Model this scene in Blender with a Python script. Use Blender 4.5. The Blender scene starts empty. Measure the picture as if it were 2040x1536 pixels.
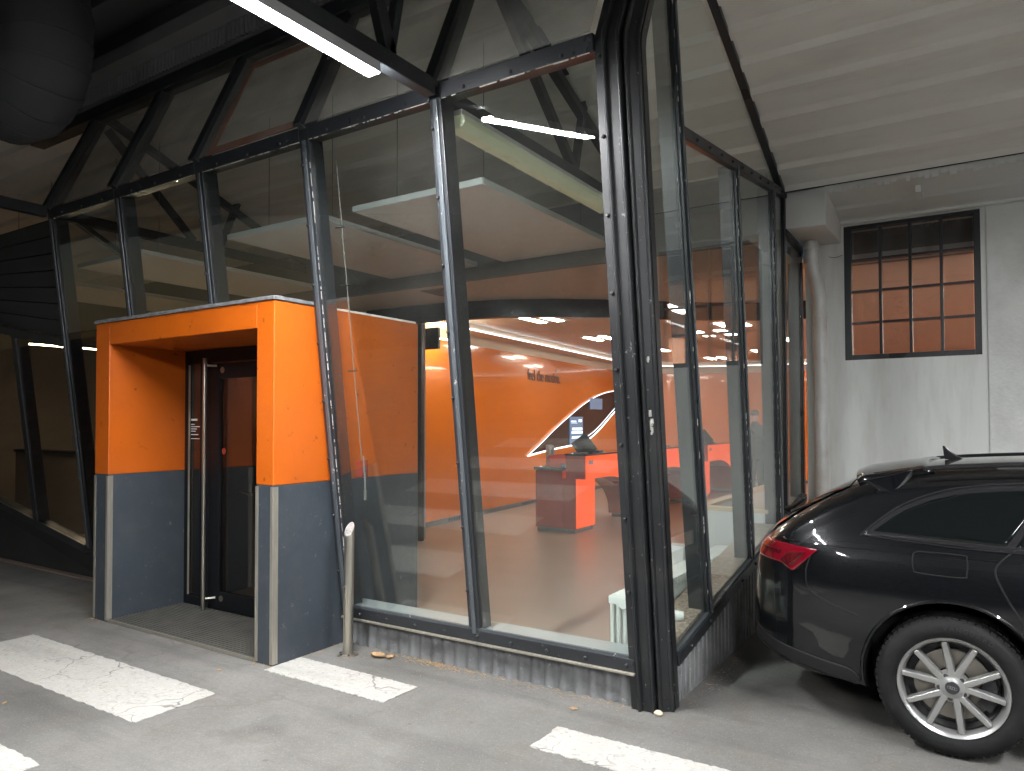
import bpy, bmesh, math, random
import numpy as np
from mathutils import Vector, Matrix
random.seed(7)
R = math.radians
scene = bpy.context.scene
col = scene.collection

# ------------------------------------------------------------------ camera, world, exposure
cam_d = bpy.data.cameras.new('camera')
cam_d.sensor_width = 36.0
cam_d.lens = 1450.0 / 2040.0 * 36.0
cam_d.shift_y = 38.0 / 2040.0
cam_d.clip_start = 0.05
cam_d.clip_end = 2000.0
cam = bpy.data.objects.new('camera', cam_d)
col.objects.link(cam)
cam.location = (0, 0, 1.6)
cam.rotation_euler = (Matrix.Rotation(R(32.8), 3, 'Z') @ Matrix.Rotation(R(90 + 1.39), 3, 'X') @ Matrix.Rotation(R(-0.15), 3, 'Z')).to_euler()
scene.camera = cam

world = bpy.data.worlds.new('World')
scene.world = world
world.use_nodes = True
wn = world.node_tree.nodes
sky = wn.new('ShaderNodeTexSky')
sky.sky_type = 'NISHITA'
sky.sun_disc = False
sky.sun_elevation = R(18.0)
sky.sun_rotation = R(200)
world.node_tree.links.new(sky.outputs[0], wn['Background'].inputs[0])
wn['Background'].inputs[1].default_value = 0.004

scene.view_settings.view_transform = 'Standard'
scene.view_settings.look = 'None'
scene.view_settings.gamma = 1.0
scene.view_settings.exposure = 1.4
scene.render.engine = 'CYCLES'
cy = scene.cycles
cy.use_denoising = True
cy.max_bounces = 10
cy.diffuse_bounces = 5
cy.glossy_bounces = 5
cy.transparent_max_bounces = 28
cy.transmission_bounces = 6
cy.sample_clamp_indirect = 8.0
cy.caustics_reflective = False
cy.caustics_refractive = False

LAMP_E = 310.0     # canopy strip lamps
LED_E = 1.8        # cove strips
TROFFER_E = 26.0   # recessed ceiling lights

# ------------------------------------------------------------------ materials
MATS = {}

def pmat(name, base, rough=0.6, metal=0.0, var=0.0, scale=6.0, bump=0.0, bscale=60.0, dirt=None, dirt_amt=0.0, dirt_scale=2.0,
         emit=None, estr=0.0, coat=0.0, spec=0.5, chips=None, chip_amt=0.0, chip_scale=40.0, stretch=(1, 1, 1), rvar=0.0):
    m = bpy.data.materials.new(name)
    m.use_nodes = True
    nt = m.node_tree
    n, l = nt.nodes, nt.links
    b = n['Principled BSDF']
    b.inputs['Base Color'].default_value = (*base, 1)
    b.inputs['Roughness'].default_value = rough
    b.inputs['Metallic'].default_value = metal
    b.inputs['Specular IOR Level'].default_value = spec
    b.inputs['Coat Weight'].default_value = coat
    b.inputs['Coat Roughness'].default_value = 0.04
    if emit:
        b.inputs['Emission Color'].default_value = (*emit, 1)
        b.inputs['Emission Strength'].default_value = estr
    if var or bump or dirt or chips or rvar:
        tc = n.new('ShaderNodeTexCoord')
        mp = n.new('ShaderNodeMapping')
        mp.inputs['Scale'].default_value = stretch
        geo = n.new('ShaderNodeNewGeometry')
        l.new(geo.outputs['Position'], mp.inputs['Vector'])
        cur = None
        if var:
            t = n.new('ShaderNodeTexNoise')
            t.inputs['Scale'].default_value = scale
            t.inputs['Detail'].default_value = 6
            l.new(mp.outputs[0], t.inputs['Vector'])
            r = n.new('ShaderNodeMapRange')
            r.inputs[1].default_value = 0.25
            r.inputs[2].default_value = 0.75
            r.inputs[3].default_value = 1 - var
            r.inputs[4].default_value = 1 + var
            l.new(t.outputs[0], r.inputs[0])
            mx = n.new('ShaderNodeVectorMath')
            mx.operation = 'SCALE'
            mx.inputs[0].default_value = base
            l.new(r.outputs[0], mx.inputs['Scale'])
            cur = mx.outputs[0]
        def blend(cur, colr, amt, sc, lo, hi, detail=8):
            t = n.new('ShaderNodeTexNoise')
            t.inputs['Scale'].default_value = sc
            t.inputs['Detail'].default_value = detail
            t.inputs['Roughness'].default_value = 0.65
            l.new(mp.outputs[0], t.inputs['Vector'])
            r = n.new('ShaderNodeMapRange')
            r.inputs[1].default_value = lo
            r.inputs[2].default_value = hi
            r.inputs[3].default_value = 0
            r.inputs[4].default_value = amt
            l.new(t.outputs[0], r.inputs[0])
            mx = n.new('ShaderNodeMix')
            mx.data_type = 'RGBA'
            l.new(r.outputs[0], mx.inputs[0])
            if cur is None:
                mx.inputs[6].default_value = (*base, 1)
            else:
                l.new(cur, mx.inputs[6])
            mx.inputs[7].default_value = (*colr, 1)
            return mx.outputs[2]
        if dirt:
            cur = blend(cur, dirt, dirt_amt, dirt_scale, 0.48, 0.7)
        if chips:
            cur = blend(cur, chips, chip_amt, chip_scale, 0.66, 0.69, 4)
        if cur is not None:
            l.new(cur, b.inputs['Base Color'])
        if rvar:
            t = n.new('ShaderNodeTexNoise')
            t.inputs['Scale'].default_value = scale * 0.7
            t.inputs['Detail'].default_value = 5
            l.new(mp.outputs[0], t.inputs['Vector'])
            r = n.new('ShaderNodeMapRange')
            r.inputs[1].default_value = 0.3
            r.inputs[2].default_value = 0.7
            r.inputs[3].default_value = max(0.02, rough - rvar)
            r.inputs[4].default_value = min(1, rough + rvar)
            l.new(t.outputs[0], r.inputs[0])
            l.new(r.outputs[0], b.inputs['Roughness'])
        if bump:
            t = n.new('ShaderNodeTexNoise')
            t.inputs['Scale'].default_value = bscale
            t.inputs['Detail'].default_value = 8
            l.new(mp.outputs[0], t.inputs['Vector'])
            bp = n.new('ShaderNodeBump')
            bp.inputs['Strength'].default_value = min(1.0, bump)
            bp.inputs['Distance'].default_value = 0.01
            l.new(t.outputs[0], bp.inputs['Height'])
            l.new(bp.outputs[0], b.inputs['Normal'])
    MATS[name] = m
    return m

def glass_mat(name, tint=(0.93, 0.96, 0.95), f0=0.045, haze=0.0, rough=0.0):
    m = bpy.data.materials.new(name)
    m.use_nodes = True
    nt = m.node_tree
    n, l = nt.nodes, nt.links
    n.remove(n['Principled BSDF'])
    out = n['Material Output']
    tr = n.new('ShaderNodeBsdfTransparent')
    tr.inputs[0].default_value = (*tint, 1)
    gl = n.new('ShaderNodeBsdfGlossy')
    gl.inputs['Roughness'].default_value = rough
    gl.inputs[0].default_value = (0.95, 0.97, 0.96, 1)
    geo = n.new('ShaderNodeNewGeometry')
    dot = n.new('ShaderNodeVectorMath')
    dot.operation = 'DOT_PRODUCT'
    l.new(geo.outputs['Normal'], dot.inputs[0])
    l.new(geo.outputs['Incoming'], dot.inputs[1])
    ab = n.new('ShaderNodeMath'); ab.operation = 'ABSOLUTE'
    l.new(dot.outputs['Value'], ab.inputs[0])
    om = n.new('ShaderNodeMath'); om.operation = 'SUBTRACT'; om.inputs[0].default_value = 1
    l.new(ab.outputs[0], om.inputs[1])
    pw = n.new('ShaderNodeMath'); pw.operation = 'POWER'; pw.inputs[1].default_value = 5
    l.new(om.outputs[0], pw.inputs[0])
    ma = n.new('ShaderNodeMath'); ma.operation = 'MULTIPLY_ADD'
    ma.inputs[1].default_value = 1 - f0
    ma.inputs[2].default_value = f0
    l.new(pw.outputs[0], ma.inputs[0])
    mx = n.new('ShaderNodeMixShader')
    l.new(ma.outputs[0], mx.inputs[0])
    l.new(tr.outputs[0], mx.inputs[1])
    l.new(gl.outputs[0], mx.inputs[2])
    last = mx.outputs[0]
    if haze:
        df = n.new('ShaderNodeBsdfDiffuse')
        df.inputs[0].default_value = (0.7, 0.7, 0.66, 1)
        t = n.new('ShaderNodeTexNoise')
        t.inputs['Scale'].default_value = 2.2
        t.inputs['Detail'].default_value = 7
        l.new(geo.outputs['Position'], t.inputs['Vector'])
        r = n.new('ShaderNodeMapRange')
        r.inputs[1].default_value = 0.3
        r.inputs[2].default_value = 0.8
        r.inputs[3].default_value = haze * 0.4
        r.inputs[4].default_value = haze * 1.6
        l.new(t.outputs[0], r.inputs[0])
        m2 = n.new('ShaderNodeMixShader')
        l.new(r.outputs[0], m2.inputs[0])
        l.new(last, m2.inputs[1])
        l.new(df.outputs[0], m2.inputs[2])
        last = m2.outputs[0]
    l.new(last, out.inputs['Surface'])
    MATS[name] = m
    return m

def paint_ground(name, base, crack=True, paint=False):
    m = bpy.data.materials.new(name)
    m.use_nodes = True
    nt = m.node_tree
    n, l = nt.nodes, nt.links
    b = n['Principled BSDF']
    geo = n.new('ShaderNodeNewGeometry')
    P = geo.outputs['Position']
    def noise(sc, det=6, rgh=0.55, vec=None):
        t = n.new('ShaderNodeTexNoise')
        t.inputs['Scale'].default_value = sc
        t.inputs['Detail'].default_value = det
        t.inputs['Roughness'].default_value = rgh
        l.new(vec or P, t.inputs['Vector'])
        return t.outputs[0]
    def rng(v, a, bb, c, d):
        r = n.new('ShaderNodeMapRange')
        for i, x in enumerate((a, bb, c, d)):
            r.inputs[i + 1].default_value = x
        l.new(v, r.inputs[0])
        return r.outputs[0]
    def mix(f, a, bcol):
        x = n.new('ShaderNodeMix')
        x.data_type = 'RGBA'
        l.new(f, x.inputs[0])
        if isinstance(a, tuple):
            x.inputs[6].default_value = (*a, 1)
        else:
            l.new(a, x.inputs[6])
        if isinstance(bcol, tuple):
            x.inputs[7].default_value = (*bcol, 1)
        else:
            l.new(bcol, x.inputs[7])
        return x.outputs[2]
    def mul(a, bb):
        x = n.new('ShaderNodeMath'); x.operation = 'MULTIPLY'
        l.new(a, x.inputs[0])
        if isinstance(bb, float):
            x.inputs[1].default_value = bb
        else:
            l.new(bb, x.inputs[1])
        return x.outputs[0]
    d = tuple(v * 0.60 for v in base)
    br = tuple(v * 1.36 for v in base)
    c = mix(rng(noise(0.55, 9, 0.62), 0.32, 0.68, 0, 1), d if not paint else tuple(v * 0.86 for v in base), br if not paint else base)
    c = mix(rng(noise(3.2, 8, 0.7), 0.50, 0.72, 0, 0.75 if not paint else 0.35), c, (base[0] * 0.74, base[1] * 0.67, base[2] * 0.58))
    # tyre and traffic streaks run along the lane
    mp = n.new('ShaderNodeMapping')
    mp.inputs['Scale'].default_value = (0.5, 5.0, 1)
    mp.inputs['Rotation'].default_value = (0, 0, 0.25)
    l.new(P, mp.inputs[0])
    c = mix(rng(noise(0.9, 6, 0.6, mp.outputs[0]), 0.5, 0.72, 0, 0.7 if not paint else 0.5), c, tuple(v * 0.48 for v in base))
    c = mix(rng(noise(1.35, 5, 0.5), 0.62, 0.70, 0, 0.6 if not paint else 0.2), c, (base[0] * 0.42, base[1] * 0.40, base[2] * 0.37))
    c = mix(rng(noise(38, 4, 0.6), 0.35, 0.65, 0.30, 0), c, tuple(v * 0.55 for v in base))
    c = mix(rng(noise(7.5, 3, 0.5), 0.70, 0.74, 0, 0.5), c, tuple(v * 0.35 for v in base))
    c = mix(rng(noise(85, 3), 0.58, 0.70, 0, 0.5 if not paint else 0.22), c, tuple(min(1, v * 1.7) for v in base))
    c = mix(rng(noise(95, 3), 0.3, 0.42, 0.5 if not paint else 0.3, 0), c, tuple(v * 0.45 for v in base))
    if crack:
        wv = n.new('ShaderNodeVectorMath'); wv.operation = 'MULTIPLY_ADD'
        nz = n.new('ShaderNodeTexNoise'); nz.inputs['Scale'].default_value = 5
        l.new(P, nz.inputs['Vector'])
        l.new(nz.outputs[1], wv.inputs[0])
        wv.inputs[1].default_value = (0.35, 0.35, 0)
        l.new(P, wv.inputs[2])
        vo = n.new('ShaderNodeTexVoronoi')
        vo.feature = 'DISTANCE_TO_EDGE'
        vo.inputs['Scale'].default_value = 2.6 if paint else 1.1
        l.new(wv.outputs[0], vo.inputs['Vector'])
        f = rng(vo.outputs[0], 0.004 if paint else 0.003, 0.016 if paint else 0.011, 0.85 if paint else 0.55, 0)
        f = mul(f, rng(noise(1.7, 3), 0.47, 0.6, 0, 1))
        c = mix(f, c, (0.10, 0.09, 0.08))
    if paint:
        c = mix(rng(noise(26, 6, 0.75), 0.57, 0.66, 0, 0.8), c, (0.20, 0.185, 0.165))
        c = mix(rng(noise(6, 8, 0.7), 0.56, 0.72, 0, 0.55), c, (0.24, 0.225, 0.20))
    l.new(c, b.inputs['Base Color'])
    l.new(rng(noise(2.0), 0.3, 0.7, 0.62, 0.85), b.inputs['Roughness'])
    bp = n.new('ShaderNodeBump')
    bp.inputs['Strength'].default_value = 0.55
    bp.inputs['Distance'].default_value = 0.006
    l.new(noise(130, 4), bp.inputs['Height'])
    bp2 = n.new('ShaderNodeBump')
    bp2.inputs['Strength'].default_value = 0.4
    bp2.inputs['Distance'].default_value = 0.03
    l.new(noise(4, 5), bp2.inputs['Height'])
    l.new(bp.outputs[0], bp2.inputs['Normal'])
    l.new(bp2.outputs[0], b.inputs['Normal'])
    MATS[name] = m
    return m

paint_ground('asphalt', (0.150, 0.145, 0.134))
paint_ground('road_paint', (0.43, 0.42, 0.385), paint=True)
pmat('frame_black', (0.018, 0.020, 0.023), 0.36, var=0.25, scale=3, chips=(0.22, 0.22, 0.21), chip_amt=0.3, chip_scale=34, bump=0.12, bscale=90, rvar=0.1)
pmat('cap_steel', (0.060, 0.068, 0.075), 0.36, var=0.18, scale=4, chips=(0.5, 0.5, 0.48), chip_amt=0.7, chip_scale=30, rvar=0.1)
pmat('post_black', (0.011, 0.012, 0.0135), 0.40, var=0.3, scale=2.5, chips=(0.30, 0.30, 0.28), chip_amt=0.6, chip_scale=30, dirt=(0.05, 0.048, 0.044), dirt_amt=0.4, dirt_scale=3, rvar=0.1)
pmat('peeling_putty', (0.42, 0.41, 0.38), 0.8, var=0.3, scale=40)
pmat('bolt_black', (0.018, 0.018, 0.02), 0.45)
pmat('plinth_grey', (0.185, 0.188, 0.192), 0.62, var=0.22, scale=5, dirt=(0.06, 0.055, 0.05), dirt_amt=0.7, dirt_scale=7, chips=(0.42, 0.42, 0.4), chip_amt=0.6, chip_scale=22, bump=0.3, bscale=40)
pmat('orange_paint', (0.44, 0.087, 0.0032), 0.46, var=0.06, scale=2.2, bump=0.3, bscale=22, dirt=(0.35, 0.062, 0.005), dirt_amt=0.35, dirt_scale=3, chips=(0.13, 0.03, 0.008), chip_amt=0.8, chip_scale=11, rvar=0.1)
pmat('slate_paint', (0.034, 0.043, 0.053), 0.5, var=0.10, scale=3, bump=0.35, bscale=22, dirt=(0.055, 0.06, 0.066), dirt_amt=0.5, dirt_scale=6, chips=(0.16, 0.16, 0.155), chip_amt=0.5, chip_scale=24, rvar=0.1)
pmat('trim_metal', (0.40, 0.375, 0.32), 0.42, 0.75, var=0.15, scale=12, stretch=(6, 6, 0.6), rvar=0.1)
pmat('cap_slab', (0.13, 0.135, 0.14), 0.6, var=0.5, scale=18, chips=(0.6, 0.6, 0.58), chip_amt=0.8, chip_scale=14, bump=0.4, bscale=50)
pmat('stainless', (0.50, 0.47, 0.41), 0.30, 1.0)
pmat('dull_stainless', (0.34, 0.31, 0.27), 0.45, 0.9, var=0.2, scale=14, dirt=(0.16, 0.12, 0.08), dirt_amt=0.7, dirt_scale=12)
pmat('door_black', (0.006, 0.0065, 0.008), 0.45, spec=0.25)
pmat('grille_metal', (0.17, 0.165, 0.15), 0.5, 0.6, var=0.2, scale=8)
pmat('mat_black', (0.02, 0.02, 0.02), 0.9)
pmat('white_plaster', (0.74, 0.745, 0.72), 0.75, var=0.05, scale=1.5, bump=0.7, bscale=34, dirt=(0.42, 0.41, 0.38), dirt_amt=0.35, dirt_scale=2.5)
pmat('smooth_white', (0.75, 0.75, 0.725), 0.6, var=0.04, scale=3, bump=0.08, bscale=14, dirt=(0.55, 0.53, 0.48), dirt_amt=0.3, dirt_scale=3)
pmat('roof_white', (0.80, 0.775, 0.72), 0.55, var=0.05, scale=2, dirt=(0.55, 0.50, 0.43), dirt_amt=0.4, dirt_scale=2.2, stretch=(0.4, 1.5, 1.5))
pmat('bounce_salmon', (0.68, 0.36, 0.24), 0.6)  # colour chosen to bounce a salmon tint onto the ceiling behind the window
pmat('wall_white', (0.73, 0.735, 0.71), 0.65, var=0.05, scale=1.2, bump=0.12, bscale=10, dirt=(0.50, 0.48, 0.43), dirt_amt=0.55, dirt_scale=1.6, stretch=(3, 3, 0.45))
pmat('pipe_white', (0.62, 0.62, 0.60), 0.38, var=0.06, scale=6, dirt=(0.42, 0.36, 0.30), dirt_amt=0.5, dirt_scale=4)
pmat('panel_white', (0.82, 0.80, 0.77), 0.7, var=0.03)
pmat('panel_edge', (0.60, 0.63, 0.61), 0.6)
pmat('soffit_beige', (0.62, 0.565, 0.50), 0.7, var=0.03)
pmat('bulkhead_grey', (0.25, 0.245, 0.23), 0.7, var=0.05)
pmat('back_ceiling', (0.72, 0.68, 0.65), 0.7, var=0.02)
pmat('cove_cream', (0.70, 0.62, 0.50), 0.6)
pmat('fascia_black', (0.012, 0.012, 0.013), 0.22)
pmat('orange_gloss', (0.70, 0.185, 0.004), 0.16, var=0.03, coat=0.6, spec=0.5)
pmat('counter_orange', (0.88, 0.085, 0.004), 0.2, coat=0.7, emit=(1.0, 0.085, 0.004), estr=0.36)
pmat('counter_maroon', (0.30, 0.042, 0.024), 0.16, var=0.05, coat=0.8)
pmat('counter_black', (0.012, 0.012, 0.013), 0.08, coat=0.6)
pmat('floor_brown', (0.245, 0.185, 0.145), 0.34, var=0.05, scale=2.5)
pmat('skirting_grey', (0.13, 0.125, 0.115), 0.45)
pmat('dark_grille', (0.03, 0.03, 0.03), 0.6)
pmat('screen_black', (0.012, 0.012, 0.014), 0.12)
pmat('screen_lit', (0.05, 0.08, 0.12), 0.2, emit=(0.16, 0.25, 0.40), estr=0.35)
pmat('screen_text', (0.7, 0.8, 0.9), 0.4, emit=(0.6, 0.75, 0.95), estr=0.9)
pmat('lens_black', (0.010, 0.007, 0.008), 0.12, spec=0.35)
pmat('print_dark', (0.045, 0.022, 0.03), 0.4)
pmat('print_white', (0.8, 0.8, 0.8), 0.5)
pmat('led_white', (0.9, 0.9, 0.9), 0.4, emit=(0.95, 0.93, 1.0), estr=LED_E)
pmat('led_warm', (0.9, 0.9, 0.8), 0.4, emit=(1.0, 0.80, 0.50), estr=60.0)
pmat('troffer_light', (0.9, 0.9, 0.9), 0.4, emit=(1.0, 0.90, 0.78), estr=TROFFER_E)
pmat('lamp_diffuser', (0.95, 0.95, 0.95), 0.4, emit=(0.975, 0.985, 1.0), estr=LAMP_E)
pmat('lamp_housing', (0.45, 0.46, 0.46), 0.5)
pmat('tube_cover', (0.70, 0.74, 0.55), 0.35, var=0.03, emit=(0.7, 0.75, 0.45), estr=0.05)  # faint glow put into the cover, though this lamp is unlit
pmat('tube_band', (0.72, 0.72, 0.42), 0.35, emit=(0.75, 0.75, 0.38), estr=0.10)
pmat('radiator_white', (0.72, 0.74, 0.70), 0.3, var=0.03)
pmat('granite', (0.30, 0.24, 0.19), 0.35, var=0.95, scale=55)
pmat('ledge_grey', (0.36, 0.39, 0.39), 0.35)
pmat('low_wall_white', (0.66, 0.67, 0.66), 0.5)
pmat('wood_cap', (0.62, 0.47, 0.30), 0.45, var=0.1)
pmat('canopy_dark', (0.075, 0.076, 0.080), 0.8, var=0.15, scale=1.2)
pmat('canopy_panel', (0.13, 0.13, 0.135), 0.6, var=0.12, scale=3)
pmat('duct_dark', (0.026, 0.027, 0.030), 0.85, 0.0, var=0.15, scale=2)
pmat('duct_tape', (0.16, 0.155, 0.155), 0.6, 0.1)
pmat('wing_dark', (0.030, 0.030, 0.030), 0.75, var=0.2, scale=2)
pmat('wing_beige', (0.35, 0.28, 0.22), 0.7)
pmat('car_paint', (0.0022, 0.0025, 0.0032), 0.35, coat=1.0, spec=0.1)
pmat('car_plastic', (0.007, 0.007, 0.0075), 0.6, spec=0.3)
pmat('car_glass', (0.004, 0.005, 0.005), 0.03, spec=0.42)
pmat('car_trim', (0.012, 0.012, 0.013), 0.2)
pmat('car_gap', (0.001, 0.001, 0.001), 0.9)
pmat('chrome', (0.7, 0.7, 0.72), 0.12, 1.0)
pmat('tail_red', (0.13, 0.0015, 0.008), 0.12, coat=1.0)
pmat('tail_dark', (0.06, 0.002, 0.004), 0.15, coat=1.0)
pmat('tyre', (0.006, 0.006, 0.0063), 0.75, spec=0.25, var=0.25, scale=14, bump=0.25, bscale=60, dirt=(0.025, 0.0235, 0.021), dirt_amt=0.4, dirt_scale=9)
pmat('tyre_print', (0.016, 0.016, 0.016), 0.5)
pmat('rim_silver', (0.40, 0.40, 0.39), 0.34, 0.85, var=0.06, scale=8)
pmat('brake_disc', (0.26, 0.24, 0.21), 0.45, 0.8, var=0.1)
pmat('hub_black', (0.02, 0.02, 0.022), 0.35)
pmat('jacket', (0.022, 0.023, 0.026), 0.8, var=0.15, scale=9)
pmat('trousers', (0.03, 0.032, 0.038), 0.85)
pmat('skin', (0.50, 0.30, 0.22), 0.55)
pmat('hair', (0.025, 0.018, 0.014), 0.6)
pmat('chair_dark', (0.035, 0.036, 0.04), 0.7)
pmat('chair_print', (0.18, 0.18, 0.19), 0.8, var=0.9, scale=26)
pmat('dry_leaf', (0.34, 0.22, 0.11), 0.8, var=0.3, scale=40)
pmat('pebble', (0.45, 0.38, 0.28), 0.8)
pmat('grit_grey', (0.20, 0.185, 0.16), 0.9, var=0.4, scale=60)
pmat('brushed_top', (0.36, 0.35, 0.335), 0.5, 0.5, var=0.3, scale=60)
pmat('bark', (0.07, 0.055, 0.045), 0.9, var=0.3, scale=8)
pmat('foliage', (0.05, 0.07, 0.03), 0.7, var=0.4, scale=3)
pmat('cable', (0.14, 0.13, 0.115), 0.5)
glass_mat('glass_clear', (0.93, 0.955, 0.945), 0.072, haze=0.005)
glass_mat('glass_upper', (0.86, 0.86, 0.84), 0.055, haze=0.13)  # lens-flare veil painted into the upper panes as diffuse haze
glass_mat('glass_dark', (0.58, 0.58, 0.58), 0.06)
glass_mat('glass_window', (0.80, 0.80, 0.80), 0.05, haze=0.015)
M = MATS

# ------------------------------------------------------------------ mesh helpers
class MB:
    def __init__(s):
        s.v = []; s.f = []; s.mi = []; s.mats = []
        s.cur = 0
    def use(s, mat):
        if mat not in s.mats:
            s.mats.append(mat)
        s.cur = s.mats.index(mat)
        return s
    def add(s, vs, fs):
        o = len(s.v)
        s.v += [tuple(map(float, p)) for p in vs]
        s.f += [tuple(i + o for i in f) for f in fs]
        s.mi += [s.cur] * len(fs)
        return s
    def box(s, a, b):
        x0, y0, z0 = a; x1, y1, z1 = b
        x0, x1 = min(x0, x1), max(x0, x1); y0, y1 = min(y0, y1), max(y0, y1); z0, z1 = min(z0, z1), max(z0, z1)
        return s.add([(x0, y0, z0), (x1, y0, z0), (x1, y1, z0), (x0, y1, z0), (x0, y0, z1), (x1, y0, z1), (x1, y1, z1), (x0, y1, z1)],
                     [(0, 3, 2, 1), (4, 5, 6, 7), (0, 1, 5, 4), (1, 2, 6, 5), (2, 3, 7, 6), (3, 0, 4, 7)])
    def hexa(s, lo, hi):           # two quads, lo and hi, same winding
        return s.add(list(lo) + list(hi), [(3, 2, 1, 0), (4, 5, 6, 7), (0, 1, 5, 4), (1, 2, 6, 5), (2, 3, 7, 6), (3, 0, 4, 7)])
    def bar(s, p, q, w, h, up=(0, 0, 1), off=(0, 0)):
        p, q = Vector(p), Vector(q)
        d = (q - p).normalized()
        sx = d.cross(Vector(up))
        if sx.length < 1e-5:
            sx = d.cross(Vector((1, 0, 0)))
        sx.normalize()
        u = sx.cross(d)
        c = sx * off[0] + u * off[1]
        e = [(-1, -1), (1, -1), (1, 1), (-1, 1)]
        lo = [p + c + sx * (a * w / 2) + u * (b * h / 2) for a, b in e]
        hi = [q + c + sx * (a * w / 2) + u * (b * h / 2) for a, b in e]
        return s.hexa(lo, hi)
    def prism(s, poly, ext):       # polygon (3D pts) extruded by ext
        n = len(poly)
        e = Vector(ext)
        a = [Vector(p) for p in poly]
        nrm = Vector((0, 0, 0))
        for i in range(n):
            nrm += a[i].cross(a[(i + 1) % n])
        if nrm.dot(e) < 0:
            a.reverse()
        b = [p + e for p in a]
        return s.add(a + b, [tuple(range(n - 1, -1, -1)), tuple(range(n, 2 * n))] + [(i, (i + 1) % n, n + (i + 1) % n, n + i) for i in range(n)])
    def tube(s, pts, r, seg=10, cap=True):
        pts = [Vector(p) for p in pts]
        rs = r if isinstance(r, (list, tuple)) else [r] * len(pts)
        rings = []
        prev = None
        for i, p in enumerate(pts):
            if i == 0: d = pts[1] - p
            elif i == len(pts) - 1: d = p - pts[i - 1]
            else: d = (pts[i + 1] - p).normalized() + (p - pts[i - 1]).normalized()
            d.normalize()
            if prev is None:
                a = d.cross(Vector((0, 0, 1)))
                if a.length < 1e-3: a = d.cross(Vector((1, 0, 0)))
            else:
                a = prev - d * prev.dot(d)
            a.normalize(); prev = a
            b = d.cross(a)
            rings.append([p + (a * math.cos(t) + b * math.sin(t)) * rs[i] for t in [2 * math.pi * k / seg for k in range(seg)]])
        vs = [v for rg in rings for v in rg]
        fs = []
        for i in range(len(pts) - 1):
            for k in range(seg):
                k2 = (k + 1) % seg
                fs.append((i * seg + k, i * seg + k2, (i + 1) * seg + k2, (i + 1) * seg + k))
        if cap:
            fs.append(tuple(range(seg - 1, -1, -1)))
            fs.append(tuple(range((len(pts) - 1) * seg, len(pts) * seg)))
        return s.add(vs, fs)
    def lathe(s, prof, seg=32, axis='Z', c=(0, 0, 0), close=False):   # prof: (r, h)
        vs = []; fs = []
        n = len(prof)
        for k in range(seg):
            t = 2 * math.pi * k / seg
            for r, h in prof:
                a, b = r * math.cos(t), r * math.sin(t)
                p = {'Z': (a, b, h), 'Y': (a, h, b), 'X': (h, a, b)}[axis]
                vs.append((p[0] + c[0], p[1] + c[1], p[2] + c[2]))
        for k in range(seg):
            k2 = (k + 1) % seg
            for i in range(n - 1 + (1 if close else 0)):
                i2 = (i + 1) % n
                fs.append((k * n + i, k2 * n + i, k2 * n + i2, k * n + i2))
        return s.add(vs, fs)
    def grid(s, P):                # rows of points
        r, c = len(P), len(P[0])
        return s.add([p for row in P for p in row], [(i * c + j, i * c + j + 1, (i + 1) * c + j + 1, (i + 1) * c + j) for i in range(r - 1) for j in range(c - 1)])
    def build(s, name, mat=None, parent=None, smooth=False, bevel=0.0, kind=None, label=None, cat=None, group=None, fix=True, bseg=2, angle=40):
        me = bpy.data.meshes.new(name)
        me.from_pydata(s.v, [], s.f)
        if s.mats and mat is None:
            for m in s.mats: me.materials.append(M[m])
            me.polygons.foreach_set('material_index', s.mi)
        else:
            me.materials.append(M[mat] if isinstance(mat, str) else mat)
        if fix:
            bm = bmesh.new(); bm.from_mesh(me)
            bmesh.ops.recalc_face_normals(bm, faces=bm.faces)
            bm.to_mesh(me); bm.free()
        if smooth:
            me.polygons.foreach_set('use_smooth', [True] * len(me.polygons))
            me.set_sharp_from_angle(angle=R(angle))
        me.update()
        o = bpy.data.objects.new(name, me)
        col.objects.link(o)
        if parent: o.parent = parent
        if bevel:
            b = o.modifiers.new('bevel', 'BEVEL')
            b.width = bevel; b.segments = bseg; b.limit_method = 'ANGLE'; b.angle_limit = R(35)
        tag(o, label, cat, group, kind)
        return o

def tag(o, label=None, cat=None, group=None, kind=None):
    if label: o['label'] = label
    if cat: o['category'] = cat
    if group: o['group'] = group
    if kind: o['kind'] = kind
    return o

def thing(name, label, cat, loc=(0, 0, 0), group=None):
    o = bpy.data.objects.new(name, None)
    o.empty_display_size = 0.1
    col.objects.link(o)
    o.location = loc
    return tag(o, label, cat, group)

class At:
    """build parts in world coordinates under an empty that stands at the thing's base"""
    pass

def part(mb, name, mat, parent, **k):
    o = mb.build(name, mat, None, **k)
    o.parent = parent
    base = Matrix.Translation(parent.location) if parent.parent is None else None
    p = parent
    loc = Vector((0, 0, 0))
    while p is not None:
        loc += Vector(p.location)
        p = p.parent
    # meshes are written in world coordinates: shift the data so that the local frame is the parent's
    o.data.transform(Matrix.Translation(-loc))
    return o

def inst(src, parent, loc, name=None, rot=None):
    o = bpy.data.objects.new(name or src.name.split('.')[0], src.data)
    col.objects.link(o)
    o.parent = parent
    base = Vector((0, 0, 0)); p = parent
    while p is not None:
        base += Vector(p.location); p = p.parent
    o.location = Vector(loc) - base
    if rot is not None: o.rotation_euler = rot
    for m in src.modifiers:
        b = o.modifiers.new(m.name, m.type)
        if m.type == 'BEVEL':
            b.width = m.width; b.segments = m.segments; b.limit_method = m.limit_method; b.angle_limit = m.angle_limit
    return o

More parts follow.
